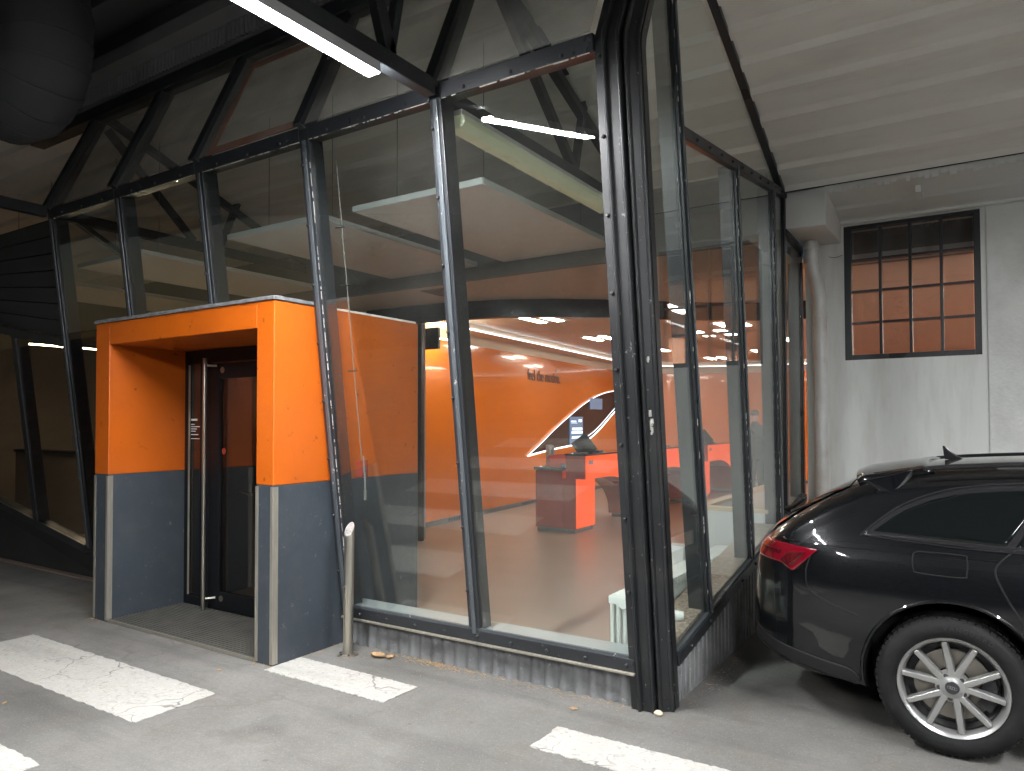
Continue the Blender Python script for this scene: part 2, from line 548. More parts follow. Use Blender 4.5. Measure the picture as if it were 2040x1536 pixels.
def text_mesh(name, txt, size, depth, mat, parent, matrix, sx=1.0, offset=0.0, align='LEFT'):
    cu = bpy.data.curves.new(name, 'FONT')
    cu.body = txt; cu.size = size; cu.extrude = depth; cu.offset = offset; cu.align_x = align
    tmp = bpy.data.objects.new(name + '_tmp', cu)
    col.objects.link(tmp)
    dg = bpy.context.evaluated_depsgraph_get()
    me = bpy.data.meshes.new_from_object(tmp.evaluated_get(dg))
    bpy.data.objects.remove(tmp)
    bpy.data.curves.remove(cu)
    me.transform(matrix @ Matrix.Diagonal((sx, 1, 1, 1)))
    me.materials.clear(); me.materials.append(M[mat])
    o = bpy.data.objects.new(name, me)
    col.objects.link(o)
    base = Vector((0, 0, 0)); p = parent
    while p is not None:
        base += Vector(p.location); p = p.parent
    me.transform(Matrix.Translation(-base))
    o.parent = parent
    return o


def smoothpl3(p, n=5):
    out = []
    for i in range(len(p) - 1):
        p0 = Vector(p[max(0, i - 1)]); p1 = Vector(p[i]); p2 = Vector(p[i + 1]); p3 = Vector(p[min(len(p) - 1, i + 2)])
        for k in range(n):
            t = k / n
            out.append(tuple(.5 * ((2 * p1) + (p2 - p0) * t + (2 * p0 - 5 * p1 + 4 * p2 - p3) * t * t + (3 * p1 - p0 - 3 * p2 + p3) * t ** 3)))
    out.append(tuple(p[-1]))
    return out
# ------------------------------------------------------------------ setting
SL = 0.1226                                  # lean of the glazed front: Y = 3.82 - SL * z
NL = math.sqrt(1 + SL * SL)
def fac(X, z, d=0.0):                        # point on the leaning front, d metres outwards
    return Vector((X, 3.82 - SL * z - d / NL, z - d * SL / NL))
def roof_z(Y): return 3.66 + (6.8 - Y) * 0.387

MB().add([(-220, -220, 0), (220, -220, 0), (220, 220, 0), (-220, 220, 0)], [(0, 1, 2, 3)]).build('ground', 'asphalt', kind='structure', label='worn grey asphalt drive')
MB().box((-14, 3.92, -0.05), (-1.52, 7.9, 0.012)).box((-14, 7.9, -0.05), (1.6, 20.4, 0.012)).build('interior_floor', 'floor_brown', kind='structure', label='polished brown floor of the office')

# white painted dashes and bars on the asphalt
def marking(x0, x1, y0, y1, label, z=0.004):
    rnd = random.Random(int((x0 * 31 + y0 * 17) * 100))
    n = 14
    def edge(a, b, k):
        return [(a[0] + (b[0] - a[0]) * i / k + rnd.uniform(-.007, .007), a[1] + (b[1] - a[1]) * i / k + rnd.uniform(-.007, .007)) for i in range(k)]
    c = [(x0, y0), (x1, y0), (x1, y1), (x0, y1)]
    pts = edge(c[0], c[1], 60) + edge(c[1], c[2], 16) + edge(c[2], c[3], 60) + edge(c[3], c[0], 10)
    MB().prism([(x, y, z - 0.003) for x, y in pts], (0, 0, 0.004)).build('road_marking', 'road_paint', label=label, cat='road marking', group='white bars painted on the asphalt')
marking(-6.05, -3.82, 2.20, 2.70, 'wide cracked white bar on the asphalt in front of the entrance mat')
marking(-6.0, -3.73, 1.20, 1.70, 'white bar cut off by the lower left corner of the picture')
marking(-3.92, -2.89, 3.12, 3.42, 'short white dash touching the foot of the orange entrance')
marking(-1.89, -0.86, 3.09, 3.37, 'white dash running out of the bottom edge before the car')
marking(-6.0, -3.7, 0.20, 0.70, 'white bar seen mirrored in the front glass, nearest the bollard reflection')
marking(-6.0, -3.7, -0.80, -0.30, 'white bar seen mirrored in the front glass, second one in')
marking(-6.0, -3.7, -1.80, -1.30, 'white bar seen mirrored in the front glass, third one in')

# canopy over the drive (dark) and the sawtooth roof sheet (white, corrugated)
def corrugated(y0, y1, zf, x0, x1, pitch, depth, down):
    ys = []
    y = y0
    while y < y1:
        for a, h in ((0, 0), (0.58, 0), (0.68, 1), (0.88, 1), (0.97, 0)):
            yy = y + a * pitch
            if yy <= y1: ys.append((yy, h))
        y += pitch
    lo = [(x0, yy, zf(yy) - (depth if h else 0) * down) for yy, h in ys]
    hi = [(x1, p[1], p[2]) for p in lo]
    return lo, hi
lo, hi = corrugated(3.72, 6.77, roof_z, -14, 8, 0.283, 0.034, 1)
mb = MB().grid([lo, hi])
mb.grid([[(p[0], p[1], p[2] + 0.09) for p in lo], [(p[0], p[1], p[2] + 0.09) for p in hi]])
ceil = mb.build('ceiling', 'roof_white', kind='structure', label='white corrugated sheet ceiling sloping down to the wall', fix=False)
MB().box((-24, -9, 5.30), (14, 3.72, 5.45)).build('canopy', 'canopy_dark', kind='structure', label='dark canopy ceiling over the drive')
mb = MB()
for k in range(9):
    mb.box((-24, -8 + k * 1.4, 5.12), (14, -7.9 + k * 1.4, 5.30))
mb.build('canopy_purlins', 'canopy_dark', kind='structure')

MB().box((-14, 6.78, 3.74), (8, 8.2, 3.82)).build('roof_deck', 'canopy_dark', kind='structure')
# white wall with the factory window
wall = thing('white_wall', 'white rendered wall behind the parked black car', 'wall', (1.5, 7.6, 0))
WX0, WX1, WZ0, WZ1 = -1.09, 0.018, 2.185, 3.475
mb = MB()
mb.box((-1.44, 7.60, 0), (0.055, 7.9, WZ0)).box((-1.44, 7.60, WZ1), (0.055, 7.9, 3.62)).box((-1.44, 7.60, WZ0), (WX0, 7.9, WZ1)).box((WX1, 7.60, WZ0), (0.055, 7.9, WZ1))
part(mb, 'smooth_render', 'wall_white', wall)
part(MB().box((0.062, 7.588, 0), (8, 7.9, 3.62)), 'rough_render', 'white_plaster', wall)
part(MB().box((-1.44, 7.603, 0), (-1.09, 7.64, 0.02)).box((0.054, 7.61, 0), (0.063, 7.9, 3.55)), 'joint', 'panel_edge', wall)
win = part(MB().box((WX0, 7.61, WZ0), (WX0 + 0.062, 7.70, WZ1)).box((WX1 - 0.052, 7.61, WZ0), (WX1, 7.70, WZ1)).box((WX0 + .062, 7.61, WZ0), (WX1 - .052, 7.70, WZ0 + 0.05)).box((WX0 + .062, 7.61, WZ1 - 0.03), (WX1 - .052, 7.70, WZ1)), 'window', 'frame_black', wall, bevel=0.003)
gx0, gx1, gz0, gz1 = WX0 + .062, WX1 - .052, WZ0 + .05, WZ1 - .03
for k in range(1, 4):
    x = gx0 + (gx1 - gx0) * k / 4
    part(MB().box((x - 0.013, 7.615, gz0), (x + 0.013, 7.69, gz1)), 'glazing_bar', 'frame_black', win, bevel=0.003)
    z = gz0 + (gz1 - gz0) * k / 4
    part(MB().box((gx0, 7.625, z - 0.011), (gx1, 7.68, z + 0.011)), 'glazing_bar', 'frame_black', win)
for i in range(4):
    for j in range(4):
        xa, xb = gx0 + (gx1 - gx0) * i / 4, gx0 + (gx1 - gx0) * (i + 1) / 4
        za, zb = gz0 + (gz1 - gz0) * j / 4, gz0 + (gz1 - gz0) * (j + 1) / 4
        part(MB().box((xa + .006, 7.648, za + .006), (xb - .006, 7.653, zb - .006)), 'pane', 'glass_window', win)

# soffit between the roof edge and the wall
sof = thing('gutter_soffit', 'white painted gutter soffit running above the factory window', 'soffit', (1.5, 7.2, 3.5))
prof = [(6.80, 3.655), (6.815, 3.615), (6.86, 3.635), (7.26, 3.585), (7.30, 3.565), (7.52, 3.525), (7.56, 3.50), (7.585, 3.50), (7.60, 3.70), (6.80, 3.70)]
part(MB().prism([(-1.12, y, z) for y, z in prof], (9.1, 0, 0)), 'soffit_board', 'smooth_white', sof)
part(MB().box((-1.14, 6.772, 3.655), (8, 6.795, 3.68)), 'shadow_gap', 'mat_black', sof)
part(MB().tube([(-1.1, 7.565, 3.505), (8, 7.565, 3.505)], 0.022, 10), 'moulding', 'smooth_white', sof, smooth=True)
part(MB().box((-0.44, 7.0, 3.54), (-0.40, 7.28, 3.60)), 'joint_strip', 'smooth_white', sof)
mb = MB()
rnd = random.Random(3)
x = -1.08
while x < 1.5:
    w = rnd.uniform(.02, .05)
    mb.box((x, 6.796, 3.612 - rnd.uniform(0, .03)), (x + w, 6.803, 3.64))
    x += w + rnd.uniform(.002, .02)
part(mb, 'paint_drips', 'smooth_white', sof, kind='stuff')
bx = thing('beam_box', 'white boxed beam end above the downpipe', 'beam', (-1.28, 7.2, 3.3))
part(MB().prism([(-1.455, 6.815, 3.335), (-1.115, 6.815, 3.32), (-1.115, 6.815, 3.662), (-1.455, 6.815, 3.662)], (0, 0.785, 0)), 'casing', 'smooth_white', bx, bevel=0.008)

pipe = thing('downpipe', 'white plastic downpipe in the corner beside the glass wall', 'pipe', (-1.26, 7.46, 0))
part(MB().tube([(-1.345, 7.40, 3.33), (-1.345, 7.40, 3.16), (-1.34, 7.41, 3.10), (-1.30, 7.44, 2.90), (-1.285, 7.45, 2.78), (-1.285, 7.45, 0.02)], 0.062, 20), 'tube', 'pipe_white', pipe, smooth=True)
for z in (3.28, 2.62, 0.92):
    part(MB().lathe([(0.0625, -.03), (0.069, -.028), (0.069, .028), (0.0625, .03)], 24, 'Z', (-1.285 if z < 3 else -1.345, 7.45 if z < 3 else 7.40, z)), 'collar', 'pipe_white', pipe, smooth=True)
part(MB().tube(smoothpl3([(-1.22, 7.592, 3.20), (-1.17, 7.59, 3.185), (-1.12, 7.592, 3.195), (-1.10, 7.597, 3.20)]), .003, 6), 'loose_cable', 'cable', pipe)
part(MB().box((-1.21, 7.50, .905), (-1.20, 7.60, .925)), 'bracket', 'mat_black', pipe)
MB().box((-1.44, 7.93, 3.165), (1.6, 8.0, 3.62)).build('window_header', 'bulkhead_grey', kind='structure', label='dark header beam behind the factory window')
MB().box((-1.44, 7.92, 3.165), (1.6, 7.929, 3.26)).build('window_header_edge', 'smooth_white', kind='structure')
# ------------------------------------------------------------------ glazed front of the office
front = thing('glazed_front', 'leaning black steel and glass front of the lit office', 'glass wall', (-4.4, 3.8, 0))
MX = [-2.72, -3.865, -5.05, -6.2, -7.35]
BZ0, BZ1 = 3.53, 3.625
bolt_src = MB().lathe([(0.0, -.014), (0.007, -.013), (0.0115, -.008), (0.0115, 0.0)], 8, 'Y').build('bolt', 'bolt_black', None, smooth=True)
bolt_src_used = [False]
def bolt(parent, p):
    if not bolt_src_used[0]:
        bolt_src_used[0] = True
        bolt_src.parent = parent
        base = Vector((0, 0, 0)); q = parent
        while q is not None:
            base += Vector(q.location); q = q.parent
        bolt_src.location = Vector(p) - base
        return bolt_src
    return inst(bolt_src, parent, p, 'bolt')

def slab(x0, x1, z0, z1, d0, d1):            # a board in the leaning plane
    mb = MB()
    lo = [fac(x0, z0, d0), fac(x1, z0, d0), fac(x1, z1, d0), fac(x0, z1, d0)]
    hi = [fac(x0, z0, d1), fac(x1, z0, d1), fac(x1, z1, d1), fac(x0, z1, d1)]
    return mb.hexa(lo, hi)
def slab_to(mb, x0, x1, z0, z1, d0, d1):
    lo = [fac(x0, z0, d0), fac(x1, z0, d0), fac(x1, z1, d0), fac(x0, z1, d0)]
    hi = [fac(x0, z0, d1), fac(x1, z0, d1), fac(x1, z1, d1), fac(x0, z1, d1)]
    return mb.hexa(lo, hi)

def torn_line(x0, x1, z0, z1, d, seed, w=0.006):    # ragged strip of old sealant along an edge
    mb = MB(); rnd = random.Random(seed)
    L = math.hypot(x1 - x0, z1 - z0); t = 0.0
    while t < L:
        a = min(L, t + rnd.uniform(.008, .06) * (3 if rnd.random() < .12 else 1))
        ww = w * rnd.uniform(.3, 1.1)
        fa, fb = t / L, a / L
        pa = (x0 + (x1 - x0) * fa, z0 + (z1 - z0) * fa); pb = (x0 + (x1 - x0) * fb, z0 + (z1 - z0) * fb)
        if abs(x1 - x0) > abs(z1 - z0):
            slab_to(mb, pa[0], pb[0], pa[1] - ww, pa[1] + .001, d - .003, d + rnd.uniform(.001, .004))
        else:
            slab_to(mb, pa[0] - .001, pa[0] + ww, pa[1], pb[1], d - .003, d + rnd.uniform(.001, .004))
        t = a + rnd.uniform(0, .045) * (4 if rnd.random() < .2 else 1)
    return mb

for i, X in enumerate(MX):
    zb = 0.235 if i in (0, 1, 4) else 2.47
    if i == 4: zb = 0.36
    mu = part(slab(X - .030, X + .030, zb, BZ1, -.135, -.010), 'mullion', 'frame_black', front, bevel=0.004)
    part(slab(X - .043, X + .043, zb, BZ1, -.009, .010), 'clamp_flange', 'frame_black', mu, bevel=0.003)
    part(slab(X - .012, X + .020, zb + .03, BZ0, .0105, .022), 'cap_strip', 'cap_steel', mu, bevel=0.004)
    if i == 1: part(torn_line(X + .040, X + .040, zb + .05, BZ0, .0105, 10 + i, .0028), 'sealant', 'peeling_putty', mu, kind='stuff')
    z = zb + 0.30
    while z < BZ0 - .1:
        bolt(mu, fac(X - .030, z, .010)); z += 0.405
    # part above the knee leans back
    up = part(MB().bar((X, 3.375, 3.60), (X, 3.83, 4.62), 0.055, 0.11, up=(0, -1, 0)), 'upper_mullion', 'frame_black', front, bevel=0.004)
    part(MB().bar((X, 3.315, 3.62), (X, 3.765, 4.62), 0.078, 0.016, up=(0, -1, 0)), 'clamp_flange', 'frame_black', up)

XE = [-1.635] + MX
for i in range(5):
    xr, xl = XE[i], XE[i + 1]
    rail = part(slab(xl + .044, xr - (.044 if i else .03), BZ0, BZ1, -.10, .012), 'knee_rail', 'frame_black', front, bevel=0.006)
    part(torn_line(xl + .05, xr - .05, BZ0 - .0005, BZ0 - .0005, .010, 40 + i, .006), 'sealant', 'peeling_putty', rail, kind='stuff')
    for k in range(3):
        bolt(rail, fac(xl + (xr - xl) * (.2 + .3 * k), 3.555, .012))
    if i in (0, 1):
        part(slab(xl + .035, xr - (.035 if i else .02), .285, BZ0 - .002, -.012, -.004), 'pane', 'glass_clear', front)
    elif i in (2, 3):
        part(slab(xl + .035, xr - .035, 2.46, BZ0 - .002, -.012, -.004), 'pane', 'glass_clear', front)
    else:
        part(slab(xl + .035, -6.165, .40, 2.46, -.012, -.004), 'pane', 'glass_dark', front)
        part(slab(xl + .035, xr - .035, 2.462, BZ0 - .002, -.012, -.004), 'pane', 'glass_clear', front)
    # upper pane, leaning back
    y0, y1 = 3.345, 3.795
    xa, xb = xl + .04, xr - .04
    part(MB().hexa([(xa, y0, BZ1), (xb, y0, BZ1), (xb, y1, 4.61), (xa, y1, 4.61)], [(xa, y0 + .008, BZ1), (xb, y0 + .008, BZ1), (xb, y1 + .008, 4.61), (xa, y1 + .008, 4.61)]), 'upper_pane', 'glass_upper', front)
# orange backing frame inside the second upper pane
for p, q in (((-4.97, 3.41, 3.66), (-4.97, 3.83, 4.56)), ((-3.95, 3.41, 3.66), (-3.95, 3.83, 4.56)), ((-4.97, 3.42, 3.69), (-3.95, 3.42, 3.69)), ((-4.97, 3.82, 4.53), (-3.95, 3.82, 4.53))):
    part(MB().bar(p, q, 0.06, 0.012, up=(0, -1, 0.4)), 'orange_edge_strip', 'orange_paint', front)
part(MB().box((-8.6, 3.735, 4.60), (-1.5, 3.88, 4.715)), 'top_rail', 'frame_black', front, bevel=.01)

# sill, ledge and corrugated plinth of the front
sill = part(slab(-3.90, -1.63, .205, .285, -.02, .014), 'sill_rail', 'frame_black', front, bevel=.004)
part(slab(-3.90, -1.63, .198, .212, -.03, .030), 'drip_edge', 'trim_metal', sill, bevel=.003)
part(slab(-3.81, -1.66, .286, .302, -.005, .010), 'cap_strip', 'cap_steel', sill)
for k in range(9):
    bolt(sill, fac(-3.72 + k * .255, .246, .014))
part(MB().box((-3.92, 3.82, .20), (-1.66, 4.02, .282)), 'inner_ledge', 'ledge_grey', front, bevel=.004)
def corr_wall(p0, p1, z0, ztop, pitch, depth, out, flat=False):
    """vertical corrugated sheet from p0 to p1 (plan), bulging towards out; ztop(t) gives the upper edge"""
    L = math.hypot(p1[0] - p0[0], p1[1] - p0[1]); n = int(L / pitch * 12)
    lo = []; hi = []
    for i in range(n + 1):
        s = i / n * L
        ph = (s / pitch) % 1.0
        h = (1.0 if .12 < ph < .88 else 0.0) if flat else 1 - abs(math.cos(math.pi * ph)) ** 3
        x = p0[0] + (p1[0] - p0[0]) * i / n + out[0] * depth * h
        y = p0[1] + (p1[1] - p0[1]) * i / n + out[1] * depth * h
        lo.append((x, y, z0)); hi.append((x, y, ztop(i / n)))
    return MB().grid([lo, hi])
pl = part(corr_wall((-3.93, 3.862), (-1.60, 3.862), -.02, lambda t: .205, .098, .026, (0, -1)), 'plinth', 'plinth_grey', front, smooth=True)
part(MB().box((-3.93, 3.866, 0), (-1.62, 3.95, .2)), 'plinth_core', 'wing_dark', front)

# ------------------------------------------------------------------ corner post: three rounded flanges with grooves
post = thing('corner_post', 'heavy black ribbed steel corner post with chipped paint', 'post', (-1.53, 3.9, 0))
def ridge(a, b, n=6, bulge=.018):            # rounded bead between plan points a and b
    a, b = Vector((*a, 0)), Vector((*b, 0)); d = b - a; nn = Vector((d.y, -d.x, 0)).normalized()
    return [tuple((a + d * (k / n) + nn * bulge * math.sin(math.pi * k / n) ** .6)[:2]) for k in range(n + 1)]
# plan profile relative to the leaning axis, walking from the front glass round to the end glass (x, y)
pr = [(-1.665, .03), (-1.665, -.012), (-1.622, -.012), (-1.622, -.020)]
pr += ridge((-1.622, -.022), (-1.602, -.022), 5, .012)
pr += [(-1.599, -.006), (-1.548, -.006)]
pr += ridge((-1.548, -.012), (-1.530, -.004), 5, .010)
pr += [(-1.530, .030), (-1.524, .036)]
pr += ridge((-1.520, .018), (-1.500, .022), 5, .010)
pr += [(-1.497, .036), (-1.466, .062)]
pr += ridge((-1.462, .060), (-1.450, .082), 5, .009)
pr += [(-1.462, .105), (-1.452, .105), (-1.452, .165), (-1.50, .165), (-1.60, .05)]
PSL = 0.1190
def post_pt(x, y, z):
    if z <= 3.59: return (x, 3.82 + y - PSL * z, z)
    return (x, 3.82 + y - PSL * 3.59 + (z - 3.59) * .455, z)
rings = [[post_pt(x, y, z) for x, y in pr] for z in (-.01, .9, 1.8, 2.7, 3.45, 3.56, 3.62, 3.75, 4.7)]
n = len(pr)
mb = MB()
mb.add([p for r in rings for p in r], [(i * n + j, i * n + (j + 1) % n, (i + 1) * n + (j + 1) % n, (i + 1) * n + j) for i in range(len(rings) - 1) for j in range(n)] + [tuple(range(n)), tuple(range((len(rings) - 1) * n, len(rings) * n))])
pc = part(mb, 'post_section', 'post_black', post, smooth=True, angle=35)
for k in range(9):
    z = .26 + k * .405
    if z < 3.55:
        bolt(pc, post_pt(-1.640, -.012, z))
mb = MB()
rnd = random.Random(5)
for (x, y, z, s) in ((-1.490, .046, 1.93, .5), (-1.490, .046, 1.62, 1.0), (-1.49, .046, 1.55, .6)):
    for k in range(5):
        c = Vector(post_pt(x + rnd.uniform(-.008, .008) * s, y + .006, z + rnd.uniform(-.03, .03) * s))
        e = Vector((.030, .027, 0)).normalized() * .009 * s
        u = Vector((0, -PSL, 1)).normalized() * rnd.uniform(.012, .024) * s
        nn = Vector((.66, -.74, 0)) * .016
        mb.hexa([c - e - u + nn * .3, c + e - u + nn * .3, c + e + u + nn * .3, c - e + u + nn * .3], [c - e * .6 - u * .7 + nn, c + e * .8 - u * .6 + nn, c + e * .6 + u * .8 + nn, c - e * .7 + u * .7 + nn])
part(mb, 'paint_chips', 'peeling_putty', post, kind='stuff')

# ------------------------------------------------------------------ glazed end wall (plane X = -1.46), sill and rail climb towards the white wall
endw = thing('glazed_end_wall', 'glazed side wall of the office beside the parked car', 'glass wall', (-1.46, 5.5, 0))
EX = -1.46
def sill_z(Y): return 0.300 + (Y - 3.98) * 0.166
def rail_z(Y): return 3.318 + (Y - 4.22) * 0.1285
EM = [((4.575, .387), (3.90, 4.70)), ((5.607, .561), (5.275, 3.46)), ((6.545, .70), (6.372, 3.60)), ((6.80, .73), (6.80, 3.64)), ((7.545, .80), (7.545, 3.33))]
def em_y(k, z):
    (ya, za), (yb, zb) = EM[k]
    return ya + (yb - ya) * (z - za) / (zb - za)
for k, ((ya, za), (yb, zb)) in enumerate(EM):
    w = .062 if k < 3 else .05
    mu = part(MB().bar((EX - .075, ya, za - .04), (EX - .075, yb, zb), .05, .11, up=(1, 0, 0)), 'mullion', 'frame_black', endw, bevel=.004)
    part(MB().bar((EX - .006, ya, za - .04), (EX - .006, yb, zb), w, .018, up=(1, 0, 0)), 'clamp_flange', 'frame_black', mu, bevel=.003)
    if k < 3:
        part(MB().bar((EX + .010, ya + .004, za), (EX + .010, yb + .004, zb), .026, .012, up=(1, 0, 0)), 'cap_strip', 'cap_steel', mu, bevel=.003)
        rnd = random.Random(70 + k); mbs = MB()
        for q in range(24):
            t = rnd.random(); L = rnd.uniform(.01, .05)
            a = Vector((EX + .004, ya + (yb - ya) * t - w / 2 - .001, za + (zb - za) * t)); d = Vector((0, yb - ya, zb - za)).normalized()
            mbs.bar(a, a + d * L, .006, .004, up=(1, 0, 0))
        part(mbs, 'sealant', 'peeling_putty', mu, kind='stuff')
# sill rail, climbing; inner granite ledge; corrugated plinth
def xr_bar(y0, z0, y1, z1, w, h, off=0.0): return MB().bar((EX + off, y0, z0), (EX + off, y1, z1), w, h)
es = part(xr_bar(3.96, sill_z(3.96) - .035, 7.56, sill_z(7.56) - .035, .07, .07, -.015), 'sill_rail', 'frame_black', endw, bevel=.006)
part(xr_bar(3.97, sill_z(3.97) + .004, 7.55, sill_z(7.55) + .004, .018, .014, -.004), 'cap_strip', 'cap_steel', es)
for q in range(8):
    Y = 4.15 + q * .36
    o = bolt(es, (EX + .021, Y, sill_z(Y) - .03)); o.rotation_euler = (0, 0, R(90))
part(MB().hexa([(-1.71, 4.0, .33), (-1.50, 4.0, .33), (-1.50, 7.5, sill_z(7.5) - .02), (-1.71, 7.5, sill_z(7.5) - .02)], [(-1.71, 4.0, .29), (-1.50, 4.0, .29), (-1.50, 7.5, sill_z(7.5) - .06), (-1.71, 7.5, sill_z(7.5) - .06)]), 'granite_ledge', 'granite', endw)
part(corr_wall((-1.488, 3.99), (-1.488, 7.58), -.02, lambda t: sill_z(3.99 + t * 3.59) - .06, .078, .016, (1, 0), True), 'plinth', 'plinth_grey', endw)
part(MB().hexa([(-1.56, 4.0, 0), (-1.492, 4.0, 0), (-1.492, 7.58, 0), (-1.56, 7.58, 0)], [(-1.56, 4.0, .25), (-1.492, 4.0, .25), (-1.492, 7.58, .8), (-1.56, 7.58, .8)]), 'plinth_core', 'wing_dark', endw)
er = part(xr_bar(em_y(0, 3.3) + .03, rail_z(4.22), 6.83, rail_z(6.83), .05, .075, -.015), 'top_rail', 'frame_black', endw, bevel=.006)
for q in range(10):
    Y = 4.36 + q * .255
    o = bolt(er, (EX + .011, Y, rail_z(Y))); o.rotation_euler = (0, 0, R(90))
gab = part(xr_bar(6.86, 3.635, 3.72, 4.85, .06, .075, -.01), 'gable_rail', 'frame_black', endw, bevel=.006)
part(xr_bar(6.83, 3.315, 7.57, 3.29, .05, .06, -.015), 'low_rail', 'frame_black', endw, bevel=.006)
def epane(poly): return MB().prism([(EX - .020, y, z) for y, z in poly], (.007, 0, 0))
po = lambda z: post_pt(0, .15, z)[1]
part(epane([(po(.31), .29), (em_y(0, .38) - .02, .385), (em_y(0, 4.45) - .02, 4.45), (po(4.45), 4.45), (po(3.59), 3.59)]), 'pane', 'glass_clear', endw)
for k in range(2):
    a0, a1 = em_y(k, .45), em_y(k + 1, .55)
    b0, b1 = em_y(k, 3.35), em_y(k + 1, 3.45)
    part(epane([(a0 + .02, sill_z(a0)), (a1 - .02, sill_z(a1)), (b1 - .02, rail_z(b1) - .03), (b0 + .02, rail_z(b0) - .03)]), 'pane', 'glass_clear', endw)
part(epane([(6.55, .70), (6.78, .74), (6.78, 3.60), (6.40, 3.56)]), 'pane', 'glass_clear', endw)
part(epane([(6.83, .74), (7.52, .86), (7.52, 3.28), (6.83, 3.29)]), 'pane', 'glass_clear', endw)
part(epane([(em_y(0, 3.36) + .03, 3.36), (6.76, 3.66), (em_y(0, 4.6) + .03, 4.50)]), 'gable_pane', 'glass_clear', endw)

# ------------------------------------------------------------------ trusses
def truss(X, label, inside, outside):
    t = thing('roof_truss', label, 'truss', (X, 4.0, 3.5), group='black steel roof trusses')
    part(MB().bar((X, 3.385, 3.585), (X, 6.95, 3.585), .075, .10), 'bottom_chord', 'frame_black', t, bevel=.006)
    part(MB().bar((X, -3.5, 3.585), (X, 3.335, 3.585), .075, .10), 'outer_chord', 'frame_black', t, bevel=.006)
    part(MB().bar((X, 3.9, roof_z(3.9) - .12), (X, 6.9, roof_z(6.9) - .12), .07, .07), 'top_chord', 'frame_black', t)
    for (a, b, w) in inside + outside:
        part(MB().bar((X, *a), (X, *b), w, .06, up=(1, 0, 0)), 'diagonal', 'frame_black', t, bevel=.004)
    return t
ins = [((4.05, 4.56), (5.14, 3.63), .075), ((4.28, 4.56), (5.62, 4.22), .06), ((5.16, 3.63), (5.33, 4.25), .05), ((5.62, 4.2), (6.5, 3.63), .05)]
outs = [((2.97, 3.63), (2.40, 5.2), .085), ((2.97, 3.63), (3.30, 5.2), .05), ((1.4, 3.63), (2.40, 5.15), .07), ((1.4, 3.63), (.6, 5.2), .06)]
truss(-2.72, 'black roof truss above the lit strip lamp', ins, outs)
ins2 = [((3.9, 4.55), (4.86, 3.63), .07), ((5.07, 4.48), (6.1, 4.12), .085), ((5.48, 4.33), (5.2, 3.63), .065), ((3.5, 3.62), (4.1, 3.3), .05)]
truss(-7.35, 'black roof truss behind the glass at the left end', ins2, [])
truss(1.95, 'black roof truss over the parked car', ins, outs)
truss(6.60, 'black roof truss beyond the front of the parked car', ins, outs)

def strip_lamp(X, y0, y1, label, z=3.47):
    t = thing('strip_lamp', label, 'lamp', (X, (y0 + y1) / 2, z), group='lit strip lamps under the canopy')
    part(MB().box((X - .045, y0, z + .022), (X + .045, y1, z + .06)).box((X - .045, y0, z + .004), (X - .0415, y1, z + .022)).box((X + .0415, y0, z + .004), (X + .045, y1, z + .022)), 'housing', 'lamp_housing', t)
    part(MB().box((X - .041, y0 + .002, z), (X + .041, y1 - .002, z + .0215)), 'diffuser', 'lamp_diffuser', t, bevel=.004)
    return t
strip_lamp(-2.72, 1.30, 2.86, 'lit white strip lamp under the truss outside')
strip_lamp(1.95, 1.30, 2.86, 'lit white strip lamp above the parked car, right of the picture')
strip_lamp(-2.72, -2.6, -1.04, 'lit white strip lamp on the near truss, behind the photographer')
strip_lamp(1.95, -2.6, -1.04, 'lit white strip lamp on the right truss, behind the photographer')
strip_lamp(6.60, 1.30, 2.86, 'lit strip lamp added out of view beyond the parked car to brighten the right side')  # added out of view to brighten the wall, ceiling and ground by the car
lt = thing('fluorescent_lamp', 'unlit greenish fluorescent lamp with plastic cover under the inner truss', 'lamp', (-2.72, 4.6, 3.42))
part(MB().prism([(-2.79, 3.57, 3.50), (-2.80, 3.57, 3.455), (-2.765, 3.57, 3.415), (-2.675, 3.57, 3.415), (-2.64, 3.57, 3.455), (-2.65, 3.57, 3.50)], (0, 2.15, 0)), 'cover', 'tube_cover', lt, bevel=.006)
part(MB().box((-2.785, 3.56, 3.50), (-2.655, 5.73, 3.53)), 'housing', 'panel_white', lt)
# ------------------------------------------------------------------ orange entrance portal
por = thing('entrance_portal', 'orange and slate grey entrance box with recessed glass door', 'entrance', (-5.04, 3.9, 0))
PX0, PX1, IX0, IX1 = -6.15, -3.93, -5.945, -4.105
PY0, PY1, PZ, OZ, BZ = 3.19, 4.655, 2.42, 2.24, 1.185
mb = MB().use('orange_paint')
mb.box((PX0, PY0, BZ), (IX0, PY1, PZ)).box((IX1, PY0, BZ), (PX1, PY1, PZ)).box((IX0, PY0, OZ), (IX1, PY1, PZ))
part(mb, 'upper_wall', 'orange_paint', por, bevel=.006)
part(MB().box((PX0 + .001, PY0 + .001, 0), (IX0 - .001, PY1, BZ)), 'lower_wall', 'slate_paint', por, bevel=.006)
part(MB().box((IX1 + .001, PY0 + .001, 0), (PX1 - .001, PY1, BZ)), 'lower_wall', 'slate_paint', por, bevel=.006)
part(MB().box((PX0 - .012, PY0 - .014, PZ + .001), (PX1 + .012, 3.56, PZ + .027)), 'cap_slab', 'cap_slab', por, bevel=.004)
part(MB().box((PX0 + .02, 3.56, PZ + .001), (PX1 - .02, PY1, PZ + .018)), 'inner_cap', 'smooth_white', por)
